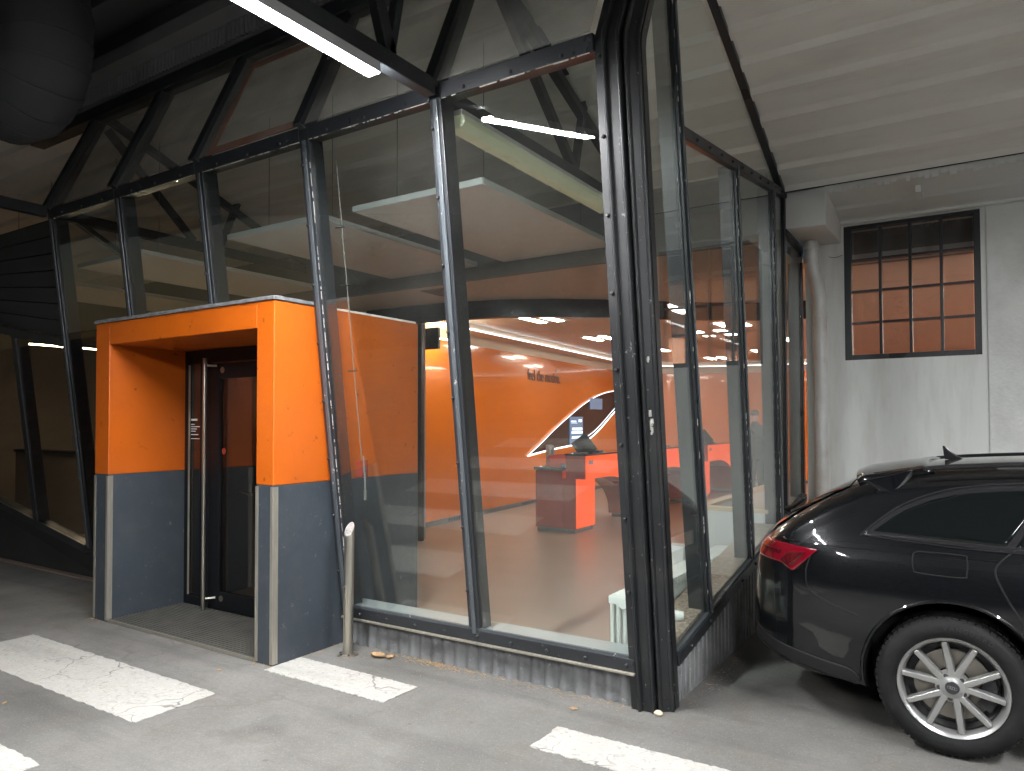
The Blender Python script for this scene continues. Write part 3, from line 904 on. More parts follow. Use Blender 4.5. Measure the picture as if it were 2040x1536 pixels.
def corner_trim(x, sx, y):      # L-shaped metal edge protector, two thin legs
    mb = MB()
    mb.box((x - .003 if sx > 0 else x - .026, y - .004, .012), (x + .026 if sx > 0 else x + .003, y, BZ - .01))
    mb.box((x - .004 if sx > 0 else x, y, .012), (x if sx > 0 else x + .004, y + .04, BZ - .01))
    return part(mb, 'corner_trim', 'trim_metal', por, bevel=.001)
corner_trim(PX0 + .001, 1, PY0)
corner_trim(IX0 - .001, -1, PY0)
corner_trim(IX1 + .001, 1, PY0)
corner_trim(PX1 - .001, -1, PY0)
# door
DY = 3.86
dr = part(MB().box((IX0, DY, 0.015), (IX0 + .055, DY + .06, 2.235)).box((IX0 + .055, DY, 2.12), (IX1, DY + .06, 2.235)).box((IX1 - .05, DY, .015), (IX1, DY + .06, 2.12)), 'door_frame', 'door_black', por, bevel=.003)
part(MB().box((-5.725, DY, .015), (-5.60, DY + .055, 2.12)).box((IX0 + .055, DY + .002, .015), (-5.725, DY + .05, .09)), 'side_light_frame', 'door_black', dr, bevel=.003)
part(MB().box((IX0 + .055, DY + .02, .09), (-5.725, DY + .028, 2.12)), 'side_light_pane', 'glass_dark', dr)
part(MB().box((IX0 + .056, DY - .003, .10), (IX0 + .064, DY + .012, 2.11)), 'bead', 'trim_metal', dr)
leaf = part(MB().box((-5.595, DY, .02), (-5.455, DY + .05, 2.11)).box((-4.26, DY, .02), (IX1 - .055, DY + .05, 2.11)).box((-5.455, DY, .02), (-4.26, DY + .05, .17)).box((-5.455, DY, 1.98), (-4.26, DY + .05, 2.11)), 'door', 'door_black', por, bevel=.003)
part(MB().box((-5.455, DY + .02, .17), (-4.26, DY + .028, 1.98)), 'door_pane', 'glass_dark', leaf)
part(MB().tube([(-5.535, 3.775, .03), (-5.535, 3.775, 2.15)], .018, 14).tube([(-5.535, 3.775, .12), (-5.49, DY - .001, .12)], .011, 8).tube([(-5.535, 3.775, 2.09), (-5.49, DY - .001, 2.09)], .011, 8), 'pull_handle', 'stainless', leaf, smooth=True)
for z in (.12, 2.05):
    part(MB().lathe([(0, -.004), (.026, -.004), (.026, 0)], 16, 'Y', (-5.41, DY - .002, z)), 'handle_rose', 'stainless', leaf, smooth=True)
part(MB().lathe([(0, -.003), (.028, -.003), (.028, 0)], 20, 'Y', (-5.41, DY + .018, 1.36)), 'round_sticker', 'counter_maroon', leaf)
part(MB().tube([(-5.30, DY + .09, 1.02), (-5.18, DY + .09, 1.0), (-5.13, DY + .09, 1.0)], .009, 8), 'lever_handle', 'stainless', leaf, smooth=True)
mb = MB()
for k, (w, h, z) in enumerate(((.085, .018, 1.62), (.045, .007, 1.585), (.13, .007, 1.565), (.08, .007, 1.545), (.06, .007, 1.525), (.10, .007, 1.495), (.12, .006, 1.46))):
    mb.box((-5.875, DY + .016, z), (-5.875 + w, DY + .0195, z + h))
part(mb, 'opening_hours_print', 'print_white', dr, kind='stuff')
# ribbed metal entrance mat
mat_ = thing('entrance_mat', 'ribbed metal scraper mat in the entrance recess', 'mat', (-5.02, 3.5, 0))
part(MB().box((IX0 + .006, 3.195, .002), (IX1 - .006, 3.855, .010)), 'tray', 'mat_black', mat_)
src = None
for k in range(22):
    y = 3.206 + k * .0296
    if src is None:
        src = part(MB().box((IX0 + .012, y, .010), (IX1 - .012, y + .014, .024)), 'slat', 'grille_metal', mat_)
    else:
        o = bpy.data.objects.new('slat', src.data); col.objects.link(o); o.parent = mat_; o.location = (0, k * .0296, 0)
part(MB().box((IX0 + .002, 3.192, .003), (IX1 - .002, 3.202, .024)), 'edge_bar', 'trim_metal', mat_)

# ------------------------------------------------------------------ left wing: glazing that climbs with the ramp, dark sheet above, dark base below
wing = thing('ramp_side_glazing', 'dark sloping window strip left of the orange entrance', 'glass wall', (-9, 3.8, 0))
def wz0(X): return .385 + (-7.30 - X) * .19
def wz1(X): return 2.36 + (-7.40 - X) * .172
WX = [-7.42, -8.38, -9.5, -10.6, -12.0]
for k in range(1, 5):
    X = WX[k]
    if k < 4:
        mu = part(slab(X - .03, X + .03, wz0(X) - .04, wz1(X), -.12, -.01), 'mullion', 'frame_black', wing)
        part(slab(X - .04, X + .04, wz0(X) - .04, wz1(X), -.009, .01), 'clamp_flange', 'frame_black', mu)
    a, b = WX[k], WX[k - 1]
    q0 = [fac(a, wz0(a), -.012), fac(b, wz0(b), -.012), fac(b, wz1(b), -.012), fac(a, wz1(a), -.012)]
    q1 = [fac(a, wz0(a), -.004), fac(b, wz0(b), -.004), fac(b, wz1(b), -.004), fac(a, wz1(a), -.004)]
    part(MB().hexa(q0, q1), 'pane', 'glass_dark', wing)
    for (f, h) in ((wz0, -.045), (wz1, .012)):
        q0 = [fac(a, f(a) + h - .04, -.08), fac(b, f(b) + h - .04, -.08), fac(b, f(b) + h + .04, -.08), fac(a, f(a) + h + .04, -.08)]
        q1 = [fac(a, f(a) + h - .04, .012), fac(b, f(b) + h - .04, .012), fac(b, f(b) + h + .04, .012), fac(a, f(a) + h + .04, .012)]
        part(MB().hexa(q0, q1), 'rail', 'frame_black', wing)
mb = MB()
a, b = -12.0, -7.42
mb.hexa([(a, 4.0, 0), (b, 4.0, 0), fac(b, wz0(b) - .085, -.03), fac(a, wz0(a) - .085, -.03)], [(a, 4.2, 0), (b, 4.2, 0), fac(b, wz0(b) - .085, -.2), fac(a, wz0(a) - .085, -.2)])
part(mb, 'base_wall', 'wing_dark', wing)
n = 7
for k in range(n):      # horizontal ribs of the dark sheet
    t0, t1 = k / n, (k + .93) / n
    def zz(X, t): return wz1(X) + .06 + (3.56 - wz1(X) - .06) * t
    part(MB().hexa([fac(a, zz(a, t0), -.05), fac(b, zz(b, t0), -.05), fac(b, zz(b, t1), -.046), fac(a, zz(a, t1), -.046)], [fac(a, zz(a, t0), -.09), fac(b, zz(b, t0), -.09), fac(b, zz(b, t1 + .07 / n), -.09), fac(a, zz(a, t1 + .07 / n), -.09)]), 'sheet_rib', 'wing_dark', wing)
# things behind the ramp glazing: parapet of the inner ramp, dark posts, a strip lamp
rp = thing('ramp_parapet', 'beige parapet wall behind the dark window strip', 'wall', (-9.2, 5.6, 0))
part(MB().box((-13, 5.5, 0), (-6.9, 5.65, 1.15)), 'parapet_face', 'wing_beige', rp)
part(MB().box((-13, 5.47, 1.15), (-6.9, 5.68, 1.19)), 'coping', 'wing_dark', rp)
part(MB().box((-10.2, 6.6, 1.45), (-8.4, 6.65, 2.05)), 'back_panel', 'wing_beige', rp)
il = thing('far_strip_lamp', 'thin warm strip lamp seen through the dark window strip', 'lamp', (-10.1, 6.2, 2.6))
part(MB().box((-10.13, 4.35, 2.60), (-10.08, 6.9, 2.612)), 'diffuser', 'led_warm', il)
part(MB().box((-10.16, 4.33, 2.613), (-10.05, 6.92, 2.64)), 'housing', 'wing_dark', il)  # dark lid added to keep the lamp's light off the soffit
for k, X in enumerate((-8.3, -9.0, -9.9)):
    MB().box((X, 7.0, 0), (X + .14, 7.14, 3.3)).build('dark_column', 'wing_dark', label=('dark steel column behind the ramp glazing, nearest the entrance', 'dark steel column in the middle behind the ramp glazing', 'dark steel column farthest left behind the ramp glazing')[k], cat='column')
MB().box((-14.1, 3.9, 0), (-14, 7.7, 4.9)).build('end_wall', 'wing_beige', kind='structure', label='end wall of the hall')

# round duct, ribbed eaves strip and gutter high above the left end
duct = thing('ventilation_duct', 'large dark round ventilation duct bend under the canopy', 'duct', (-6.0, 2.2, 4.6))
pts = smoothpl3([(x - .42, y, z + .10) for x, y, z in [(-9.0, 2.6, 4.60), (-7.6, 2.6, 4.42), (-6.5, 2.6, 4.20), (-5.85, 2.6, 3.98), (-5.55, 2.6, 3.99), (-5.36, 2.6, 4.16), (-5.33, 2.6, 4.5), (-5.45, 2.6, 5.0), (-5.5, 2.6, 5.35)]], 2)
part(MB().tube(pts, .30, 28), 'bend', 'duct_dark', duct, smooth=True)
for i in range(1, len(pts) - 1):
    p0, p1 = Vector(pts[i]), Vector(pts[i + 1])
    d = (p1 - p0).normalized() * .013
    part(MB().tube([p0 - d, p0 + d], .306, 28), 'seam_ring', 'duct_dark', duct, smooth=True)
part(MB().tube([(-9.5, 1.85, 4.72), (-4.2, 1.85, 4.95)], .17, 24), 'pipe_run', 'duct_dark', duct, smooth=True)
for (x, w) in ((-5.55, .10), (-5.2, .04), (-5.05, .04), (-4.5, .12)):
    part(MB().tube([(x, 1.85, 4.72 + (x + 9.5) * .0434), (x + w, 1.85, 4.72 + (x + w + 9.5) * .0434)], .174, 24), 'joint_band', 'duct_tape', duct, smooth=True)
ev = thing('eaves_strip', 'ribbed dark eaves strip above the upper glazing', 'eaves', (-5, 3.5, 4.8))
part(corr_wall((-8.5, 3.70), (-1.3, 3.70), 4.716, lambda t: 4.86, .055, .03, (0, -1)), 'ribbed_sheet', 'canopy_panel', ev)
part(MB().box((-8.5, 3.52, 4.861), (-1.3, 3.74, 4.98)), 'gutter', 'canopy_panel', ev)
part(MB().box((-8.5, 3.705, 4.716), (-1.3, 3.86, 5.30)), 'backing', 'canopy_dark', ev)
# ------------------------------------------------------------------ front room: floating panels, soffit, bulkhead
def sail(x0, x1, y0, y1, label, z=3.30):
    t = thing('ceiling_panel', label, 'ceiling panel', ((x0 + x1) / 2, (y0 + y1) / 2, z), group='white floating ceiling panels')
    part(MB().box((x0, y0, z), (x1, y1, z + .045)), 'board', 'panel_white', t, bevel=.002)
    part(MB().box((x0 - .004, y0 - .006, z + .002), (x1 + .004, y0 - .0005, z + .047)).box((x1 + .0005, y0 - .0005, z + .002), (x1 + .006, y1, z + .047)), 'edge_trim', 'panel_edge', t)
    for (x, y) in ((x0 + .2, y0 + .3), (x1 - .2, y0 + .3), (x0 + .2, y1 - .3), (x1 - .2, y1 - .3)):
        part(MB().tube([(x, y, z + .045), (x, y, roof_z(y) - .02)], .003, 5), 'hanger', 'cable', t)
sail(-4.24, -2.965, 4.22, 6.42, 'white floating ceiling panel nearest the corner post')
sail(-5.85, -4.60, 4.22, 6.68, 'white floating ceiling panel above the right end of the orange entrance')
sail(-8.30, -7.06, 4.10, 6.47, 'white floating ceiling panel above the left part of the orange entrance')
sail(-10.6, -9.36, 4.10, 6.47, 'white floating ceiling panel at the far left behind the glass')

MB().box((-14, 6.50, 3.16), (-1.53, 7.45, 3.20)).build('front_soffit', 'soffit_beige', kind='structure', label='beige flat soffit of the front room')
MB().box((-14, 6.44, 3.16), (-1.53, 6.498, 3.80)).build('bulkhead', 'bulkhead_grey', kind='structure', label='grey bulkhead above the soffit')
vent = thing('ceiling_vent', 'square grey air vent in the beige soffit', 'vent', (-5.3, 6.95, 3.15))
part(MB().box((-5.55, 6.62, 3.148), (-5.22, 7.02, 3.159)), 'frame', 'bulkhead_grey', vent)
for k in range(9):
    part(MB().box((-5.53, 6.645 + k * .041, 3.142), (-5.24, 6.668 + k * .041, 3.1475)), 'blade', 'skirting_grey', vent)

# soffit continues to the curved black fascia
curve = [(-7.2, 7.42), (-6.4, 7.43), (-5.7, 7.50), (-5.1, 7.66), (-4.55, 7.96), (-4.05, 8.36), (-3.55, 8.84), (-3.0, 9.35), (-2.4, 9.75), (-1.56, 10.0)]
mb = MB()
mb.prism([(-7.2, 7.451, 3.16), (-1.56, 7.451, 3.16)] + [(x, y, 3.16) for x, y in reversed(curve[4:])] + [(-5.1, 7.66, 3.16), (-5.7, 7.50, 3.16)], (0, 0, .04))
mb.build('curved_soffit', 'soffit_beige', kind='structure', label='beige soffit up to the curved fascia')
fas = thing('curved_fascia', 'glossy black curved fascia above the opening to the service room', 'fascia', (-4.5, 8, 2.93))
rows = [[(x, y, 2.93) for x, y in curve], [(x, y, 3.159) for x, y in curve]]
mb = MB().grid(rows)
mb.grid([[(x, y + .09, 2.93) for x, y in curve], [(x, y + .09, 3.159) for x, y in curve]])
mb.grid([[(x, y, 2.93) for x, y in curve], [(x, y + .09, 2.93) for x, y in curve]])
part(mb, 'band', 'fascia_black', fas, smooth=True)
pier = thing('black_pier', 'narrow black pier at the left edge of the opening', 'pier', (-6.35, 7.62, 0))
part(MB().box((-6.375, 7.55, .012), (-6.315, 7.61, 2.93)), 'jamb', 'fascia_black', pier, bevel=.004)
part(MB().box((-14, 7.62, .012), (-6.43, 7.78, 3.155)), 'side_wall', 'bulkhead_grey', pier)
part(MB().box((-6.9, 7.9, 2.62), (-6.3, 7.94, 2.92)), 'dark_header', 'fascia_black', pier)
cl = thing('cove_lamp', 'short yellow strip lamp beside the black pier', 'lamp', (-6.7, 8.2, 2.9))
part(MB().box((-6.86, 8.0, 2.86), (-6.84, 9.1, 2.872)), 'diffuser', 'led_warm', cl)

# ------------------------------------------------------------------ service room
wpl = [(-6.98, 7.78), (-7.08, 8.5), (-7.24, 10.2), (-7.39, 12.0), (-7.54, 13.6), (-7.66, 15.0), (-7.74, 16.2), (-7.72, 17.2), (-7.50, 18.1), (-7.0, 18.85), (-6.2, 19.35), (-5.2, 19.65), (-3.6, 19.9), (-1.5, 20.05), (1.5, 20.1)]
def smoothpl(p, n=6):
    out = []
    for i in range(len(p) - 1):
        p0 = Vector(p[max(0, i - 1)]); p1 = Vector(p[i]); p2 = Vector(p[i + 1]); p3 = Vector(p[min(len(p) - 1, i + 2)])
        for k in range(n):
            t = k / n
            out.append(tuple(.5 * ((2 * p1) + (p2 - p0) * t + (2 * p0 - 5 * p1 + 4 * p2 - p3) * t * t + (3 * p1 - p0 - 3 * p2 + p3) * t ** 3)))
    out.append(tuple(p[-1]))
    return out
W = smoothpl(wpl)
def offs(pl, d):
    out = []
    for i, p in enumerate(pl):
        a = Vector(pl[max(0, i - 1)]); b = Vector(pl[min(len(pl) - 1, i + 1)])
        t = (b - a).normalized(); nn = Vector((t.y, -t.x))
        out.append((p[0] + nn.x * d, p[1] + nn.y * d))
    return out
fw = thing('orange_wall', 'glossy orange curved wall with lettering behind the counters', 'wall', (-7.3, 12, 0))
part(MB().grid([[(x, y, .09) for x, y in W], [(x, y, 2.90) for x, y in W]]), 'panelling', 'orange_gloss', fw, smooth=True)
W1 = offs(W, .02)
mbk = MB().grid([[(x, y, .012) for x, y in W1], [(x, y, .09) for x, y in W1]])
mbk.grid([[(x, y, .09) for x, y in W1], [(x, y, .09) for x, y in W]])
sk = part(mbk, 'skirting', 'skirting_grey', fw, smooth=True)
def wall_frame(Y):          # point on the wall and its tangent at a given Y (straight part)
    for i in range(len(W) - 1):
        if W[i][1] <= Y <= W[i + 1][1]:
            f = (Y - W[i][1]) / (W[i + 1][1] - W[i][1])
            p = Vector((W[i][0] + (W[i + 1][0] - W[i][0]) * f, Y))
            t = (Vector(W[i + 1]) - Vector(W[i])).normalized()
            return p, t, Vector((t.y, -t.x))
for (ya, yb) in ((9.2, 9.75), (11.75, 12.6)):
    k = 0
    y = ya
    while y < yb:
        p, t, nn = wall_frame(y)
        q = p + nn * .0215
        part(MB().bar((q.x, q.y, .035), (q.x + t.x * .03, q.y + t.y * .03, .075), .03, .003, up=(1, 0, 0)), 'vent_slot', 'dark_grille', sk)
        y += .075
W2 = offs(W, .003)
part(MB().grid([[(x, y, 2.90) for x, y in W2], [(x, y, 3.06) for x, y in W2]]), 'cove_band', 'cove_cream', fw, smooth=True)
W3 = offs(W, .42); W4 = offs(W, .445)
mbc = MB().grid([[(x, y, 3.06) for x, y in W2], [(x, y, 3.06) for x, y in W3]])
mbc.grid([[(x, y, 3.06) for x, y in W3], [(x, y, 3.16) for x, y in W3]])
part(mbc, 'cove_soffit', 'cove_cream', fw, smooth=True)
led = thing('cove_light', 'white light line running along the ceiling edge of the orange wall', 'lamp', (-6.9, 12, 3.05))
part(MB().grid([[(x, y, 3.052) for x, y in W3], [(x, y, 3.052) for x, y in W4]]).grid([[(x, y, 3.052) for x, y in W4], [(x, y, 3.068) for x, y in W4]]), 'strip', 'led_white', led)
# ceiling of the service room
MB().box((-8.5, 7.52, 3.161), (-1.45, 20.5, 3.22)).box((-1.45, 8.001, 3.161), (1.6, 20.5, 3.22)).build('back_ceiling', 'back_ceiling', kind='structure', label='pale ceiling of the service room')
MB().box((1.6, 7.9, 0), (1.7, 20.5, 3.6)).build('back_side_wall', 'bounce_salmon', kind='structure', label='unseen side wall of the service room, coloured to tint its ceiling')
def troffer(x, y, label, w=.6, l=.62):
    if x > 0: w, l = .8, .9  # lights on this side enlarged to brighten the ceiling behind the window
    t = thing('ceiling_light', label, 'ceiling light', (x, y, 3.15), group='recessed lights in the service room ceiling')
    part(MB().box((x - w / 2 - .03, y - l / 2 - .03, 3.150), (x + w / 2 + .03, y + l / 2 + .03, 3.158)), 'frame', 'panel_white', t)
    for s in (-1, 1):
        part(MB().box((x + s * w / 4 - w * .10, y - l / 2, 3.143), (x + s * w / 4 + w * .10, y + l / 2, 3.1495)), 'tube_cover', 'troffer_light', t)
for i, (x, y, lb) in enumerate(((-5.55, 9.45, 'recessed ceiling light nearest the black fascia'), (-5.9, 12.2, 'recessed ceiling light above the nearest counter'), (-5.9, 14.9, 'recessed ceiling light above the middle counter'),
                                (-3.3, 11.6, 'recessed ceiling light seen right of the corner post'), (-3.2, 14.4, 'recessed ceiling light in the centre of the side panes'), (-2.6, 17.2, 'recessed ceiling light far back in the service room'), (-5.4, 17.6, 'recessed ceiling light by the curve of the orange wall'), (.95, 12.6, 'recessed ceiling light behind the factory window'), (.95, 16.5, 'recessed ceiling light deep behind the factory window'), (.75, 9.6, 'added ceiling light out of view inside the white wall, brightening the room behind it'))):  # last light added out of view to brighten the room behind the window
    troffer(x, y, lb)

# lettering, lens-shaped mirror with light lines
p, t, nn = wall_frame(12.04)
ang = math.atan2(t.y, t.x)
def on_wall(Y, z, out):
    p, t, nn = wall_frame(Y)
    return Vector((p.x + nn.x * out, p.y + nn.y * out, z))
def wall_mat(Y, z, out):
    p, t, nn = wall_frame(Y)
    o = on_wall(Y, z, out)
    return Matrix(((t.x, 0, nn.x, o.x), (t.y, 0, nn.y, o.y), (0, 1, 0, o.z), (0, 0, 0, 1)))
text_mesh('lettering', 'feel the motion.', .32, .003, 'print_dark', fw, wall_mat(12.02, 2.42, .008), sx=.765, offset=.0)
part(MB().bar(on_wall(13.36, 2.65, .012), on_wall(13.46, 2.73, .012), .03, .008, up=tuple(nn.to_3d())), 'accent_stroke', 'print_white', fw)
lens = thing('lens_mirror', 'dark lens shaped mirror with white light lines on the orange wall', 'mirror', (-7.6, 14, .9))
topc = [(11.97, .95), (12.6, 1.19), (13.3, 1.47), (14.0, 1.72), (14.7, 1.96), (15.4, 2.16), (16.1, 2.30), (16.8, 2.385), (17.5, 2.42)]
lowc = [(11.97, .95), (12.6, 1.00), (13.3, 1.045), (14.0, 1.08), (14.7, 1.13), (15.3, 1.25), (15.9, 1.46), (16.5, 1.74), (17.1, 2.03), (17.5, 2.16)]
def resample(c, n):
    xs = np.linspace(c[0][0], c[-1][0], n)
    P = smoothpl(c, 8)
    return [(x, float(np.interp(x, [q[0] for q in P], [q[1] for q in P]))) for x in xs]
T, Lw = resample(topc, 60), resample(lowc, 60)
part(MB().grid([[tuple(on_wall(y, z, .02)) for y, z in Lw], [tuple(on_wall(y, z, .02)) for y, z in T]]), 'dark_glass', 'lens_black', lens)
def ribbon(c, w, out):
    mb = MB(); a = []; b = []
    for i, (y, z) in enumerate(c):
        y0, z0 = c[max(0, i - 1)]; y1, z1 = c[min(len(c) - 1, i + 1)]
        d = Vector((y1 - y0, z1 - z0)).normalized(); n2 = Vector((-d.y, d.x)) * w / 2
        a.append(tuple(on_wall(min(17.55, y - n2.x), z - n2.y, out))); b.append(tuple(on_wall(min(17.55, y + n2.x), z + n2.y, out)))
    return mb.grid([a, b])
part(ribbon(T, .014, .03), 'light_line', 'led_white', lens)
part(ribbon(Lw, .030, .03), 'light_line', 'led_white', lens)
part(ribbon([(y, z + .085) for y, z in Lw[28:]], .012, .03), 'light_line', 'led_white', lens)
scr = thing('wall_screen', 'lit advertising screen inside the dark lens mirror', 'screen', (-7.6, 14.3, 1.1))
S = lambda y0, y1, z0, z1, o: MB().prism([on_wall(y0, z0, o), on_wall(y1, z0, o), on_wall(y1, z1, o), on_wall(y0, z1, o)], tuple((wall_frame(14.2)[2] * .012).to_3d()))
part(S(14.02, 14.75, 1.10, 1.72, .032), 'panel', 'screen_lit', scr)
for (a, b, z, h) in ((14.08, 14.34, 1.60, .03), (14.08, 14.40, 1.575, .008), (14.50, 14.66, 1.60, .06), (14.14, 14.68, 1.42, .055), (14.10, 14.70, 1.345, .055), (14.12, 14.70, 1.27, .018), (14.10, 14.72, 1.24, .018), (14.26, 14.52, 1.165, .018)):
    k = 0; y = a
    rnd = random.Random(int(a * 1000 + z * 777))
    while y < b:
        w = min(b - y, rnd.uniform(.03, .07))
        part(S(y, y + w, z, z + h, .046), 'text_block', 'screen_text', scr); y += w + .012
part(S(15.2, 15.95, 1.90, 2.16, .032), 'reflection_patch', 'screen_lit', scr)  # glowing patch painted in for a picture mirrored in the lens

# ------------------------------------------------------------------ counters
def counter(Y, label):
    t = thing('service_counter', label, 'counter', (-5.1, Y + .9, .012), group='orange service counters along the orange wall')
    x0, x1 = -5.52, -4.86
    part(MB().box((x0 + .02, Y + .03, .012), (x1 - .03, Y + .60, .075)), 'plinth', 'skirting_grey', t)
    part(MB().box((x0, Y, .075), (x1 - .21, Y + .62, .90)), 'side_panel', 'counter_maroon', t, bevel=.003)
    part(MB().box((x1 - .207, Y, .075), (x1, Y + .018, .79)), 'end_panel', 'counter_maroon', t)
    part(MB().box((x1 - .205, Y + .02, .075), (x1, Y + .62, .79)), 'leg_panel', 'counter_orange', t, bevel=.003)
    part(MB().box((x0 - .02, Y - .02, .90), (x1 - .16, Y + 1.9, .945)), 'desk_top', 'counter_black', t, bevel=.004)
    part(MB().box((-5.0, Y - .02, .791), (-4.70, Y + .0, 1.12)), 'upper_end_panel', 'counter_maroon', t)
    # front with the arch cut out
    zt = 1.12
    arch = []
    n = 24
    ya, yb, za = Y + .63, Y + 2.02, .79
    for k in range(n + 1):
        s = k / n
        yy = ya + (yb - ya) * math.sin(s * math.pi / 2)
        z = .075 + (za - .075) * math.cos(s * math.pi / 2) ** .9 if s < 1 else .075
        arch.append((yy, z))
    poly = [(Y + .0, za), (ya, za)] + arch[1:] + [(yb + .30, .075), (yb + .16, .5), (yb + .06, zt), (Y + .0, zt)]
    part(MB().prism([(-4.72, y, z) for y, z in poly], (.03, 0, 0)), 'front_panel', 'counter_orange', t)
    mba = MB().grid([[(-5.3, y, z) for y, z in arch], [(-4.722, y, z) for y, z in arch]])
    part(mba, 'arch_lining', 'counter_maroon', t, smooth=True)
    part(MB().prism([(-5.3, y, z) for y, z in poly], (.02, 0, 0)), 'rear_panel', 'counter_maroon', t)
    part(MB().box((-5.25, yb + .02, .012), (-4.73, yb + .29, .075)), 'foot_plinth', 'skirting_grey', t)
    part(MB().box((-5.02, Y - .03, 1.12), (-4.67, yb + .08, 1.148)), 'counter_top', 'counter_black', t, bevel=.004)
    text_mesh('logo', 'sixt', .11, .002, 'hub_black', t, Matrix(((0, 0, 1, -4.688), (1, 0, 0, Y + .08), (0, 1, 0, 1.0), (0, 0, 0, 1))), sx=.9, offset=.004)
def monitor(Y, label):
    t = thing('counter_terminal', label, 'terminal', (-4.9, Y, 1.148), group='dark terminals standing on the counters')
    part(MB().bar((-4.98, Y + .02, 1.165), (-4.78, Y + .10, 1.33), .30, .02, up=(0, 1, 0)).bar((-4.98, Y + .02, 1.165), (-4.78, Y + .10, 1.33), .27, .024, up=(0, 1, 0)), 'screen', 'screen_black', t, bevel=.004)
    part(MB().tube([(-4.93, Y + .04, 1.15), (-4.90, Y + .05, 1.22)], .018, 8).box((-5.0, Y - .05, 1.149), (-4.80, Y + .13, 1.16)), 'stand', 'hub_black', t)
    part(MB().box((-4.82, Y + .2, 1.149), (-4.71, Y + .36, 1.185)), 'card_reader', 'hub_black', t, bevel=.005)
names = ('nearest', 'middle', 'farthest')
for k in range(3):
    Y = 9.2 + k * 2.73
    counter(Y, 'orange and maroon arched service counter, %s of the three' % names[k])
    monitor(Y + .25, 'dark card terminal on the %s counter' % names[k])
    kb = MB(); rnd = random.Random(k)
    for q in range(14):
        x, y = rnd.uniform(-5.45, -5.1), Y + rnd.uniform(.05, .5)
        kb.box((x, y, .946), (x + rnd.uniform(.03, .1), y + rnd.uniform(.03, .08), .95 + rnd.uniform(.005, .03)))
    kb.build('desk_clutter', 'screen_black' if k else 'chair_print', label='small dark office clutter on the desk top of the %s counter' % names[k], cat='clutter', kind='stuff')
def office_chair(x, y, rz, label):
    t = thing('office_chair', label, 'chair', (x, y, .012), group='dark office chairs behind the counters')
    t.rotation_euler = (0, 0, rz)
    def pp(mb, name, mat, **k):
        o = mb.build(name, mat, t, **k); return o
    pp(MB().lathe([(0, .46), (.2, .46), (.25, .48), (.25, .52), (.2, .55), (0, .555)], 20, 'Z'), 'seat', 'chair_dark', smooth=True)
    bp = []
    for i in range(9):
        z = .60 + i * .075
        w = .24 * (1 - ((i - 3.6) / 5.4) ** 4 * .9)
        bp.append([(-.24 + abs(j - 4) ** 2 * .006 - (z - .6) * .06, w * (j - 4) / 4, z) for j in range(9)])
    ob = pp(MB().grid(bp), 'backrest', 'chair_print', smooth=True)
    so = ob.modifiers.new('solid', 'SOLIDIFY'); so.thickness = .05
    pp(MB().tube([(0, 0, .08), (0, 0, .46)], .025, 10), 'column', 'hub_black', smooth=True)
    pp(MB().tube([(0, 0, .46), (-.2, 0, .5), (-.27, 0, .7)], .02, 8), 'back_bracket', 'hub_black', smooth=True)
    for k in range(5):
        a = k * 2 * math.pi / 5
        lg = pp(MB().bar((0, 0, .09), (math.cos(a) * .28, math.sin(a) * .28, .06), .04, .03), 'leg', 'hub_black')
        o = MB().lathe([(0, -.015), (.028, -.015), (.028, .015), (0, .015)], 12, 'Y', (math.cos(a) * .28, math.sin(a) * .28, .028)).build('castor', 'hub_black', lg, smooth=True)
office_chair(-6.05, 10.95, .4, 'patterned office chair behind the nearest counter')
office_chair(-5.9, 13.7, .9, 'patterned office chair between the middle and farthest counters')

# low stair parapet and white pillar in the front room
lw = thing('stair_parapet', 'low white parapet with pale wooden cap behind the side panes', 'parapet', (-1.9, 7.8, .012))
part(MB().box((-2.22, 6.52, .012), (-2.14, 9.3, .80)).box((-2.14, 6.52, .012), (-1.56, 6.60, .80)), 'upstand', 'low_wall_white', lw)
part(MB().box((-2.235, 6.505, .801), (-2.125, 9.3, .835)).box((-2.125, 6.505, .801), (-1.56, 6.615, .835)), 'cap', 'wood_cap', lw, bevel=.003)

# radiator under the side ledge
rad = thing('radiator', 'white column radiator along the inside of the side glazing', 'radiator', (-1.83, 5.0, .012))
def rad_section():
    mb = MB()
    for k in range(4):
        x = -1.915 + k * .042
        mb.tube([(x, 0, .14), (x, 0, .50)], .0145, 8)
    mb.bar((-1.935, 0, .515), (-1.77, 0, .515), .033, .05, up=(0, 0, 1)).bar((-1.935, 0, .135), (-1.77, 0, .135), .033, .05, up=(0, 0, 1)).bar((-1.83, -.024, .50), (-1.83, .024, .50), .03, .03)
    return mb
src = None
nsec = 46
for k in range(nsec):
    if src is None:
        src = part(rad_section(), 'section', 'radiator_white', rad, bevel=.01)
        src.location = (0, 4.10, 0)
    else:
        o = src.copy(); col.objects.link(o); o.location = (0, 4.10 + k * .0475, 0)
part(MB().lathe([(0, -.012), (.026, -.012), (.028, 0)], 18, 'Y', (-1.83, 4.074, .50)), 'end_plug', 'radiator_white', rad, smooth=True)
part(MB().tube([(-1.72, 4.3, .40), (-1.66, 4.32, .40), (-1.60, 4.34, .405), (-1.555, 4.355, .405)], [.020, .032, .036, .028], 14), 'thermostat_head', 'radiator_white', rad, smooth=True)
for y in (4.08, 6.2):
    part(MB().box((-1.9, y, .012), (-1.87, y + .03, .12)), 'foot', 'radiator_white', rad)
pil = thing('white_pillar', 'slim white pillar base seen left of the corner post', 'pillar', (-2.05, 5.6, .012))
part(MB().box((-2.12, 5.55, .03), (-1.98, 5.69, .62)), 'shaft', 'low_wall_white', pil, bevel=.004)
part(MB().box((-2.11, 5.56, .012), (-1.99, 5.68, .03)), 'shadow_plinth', 'skirting_grey', pil)

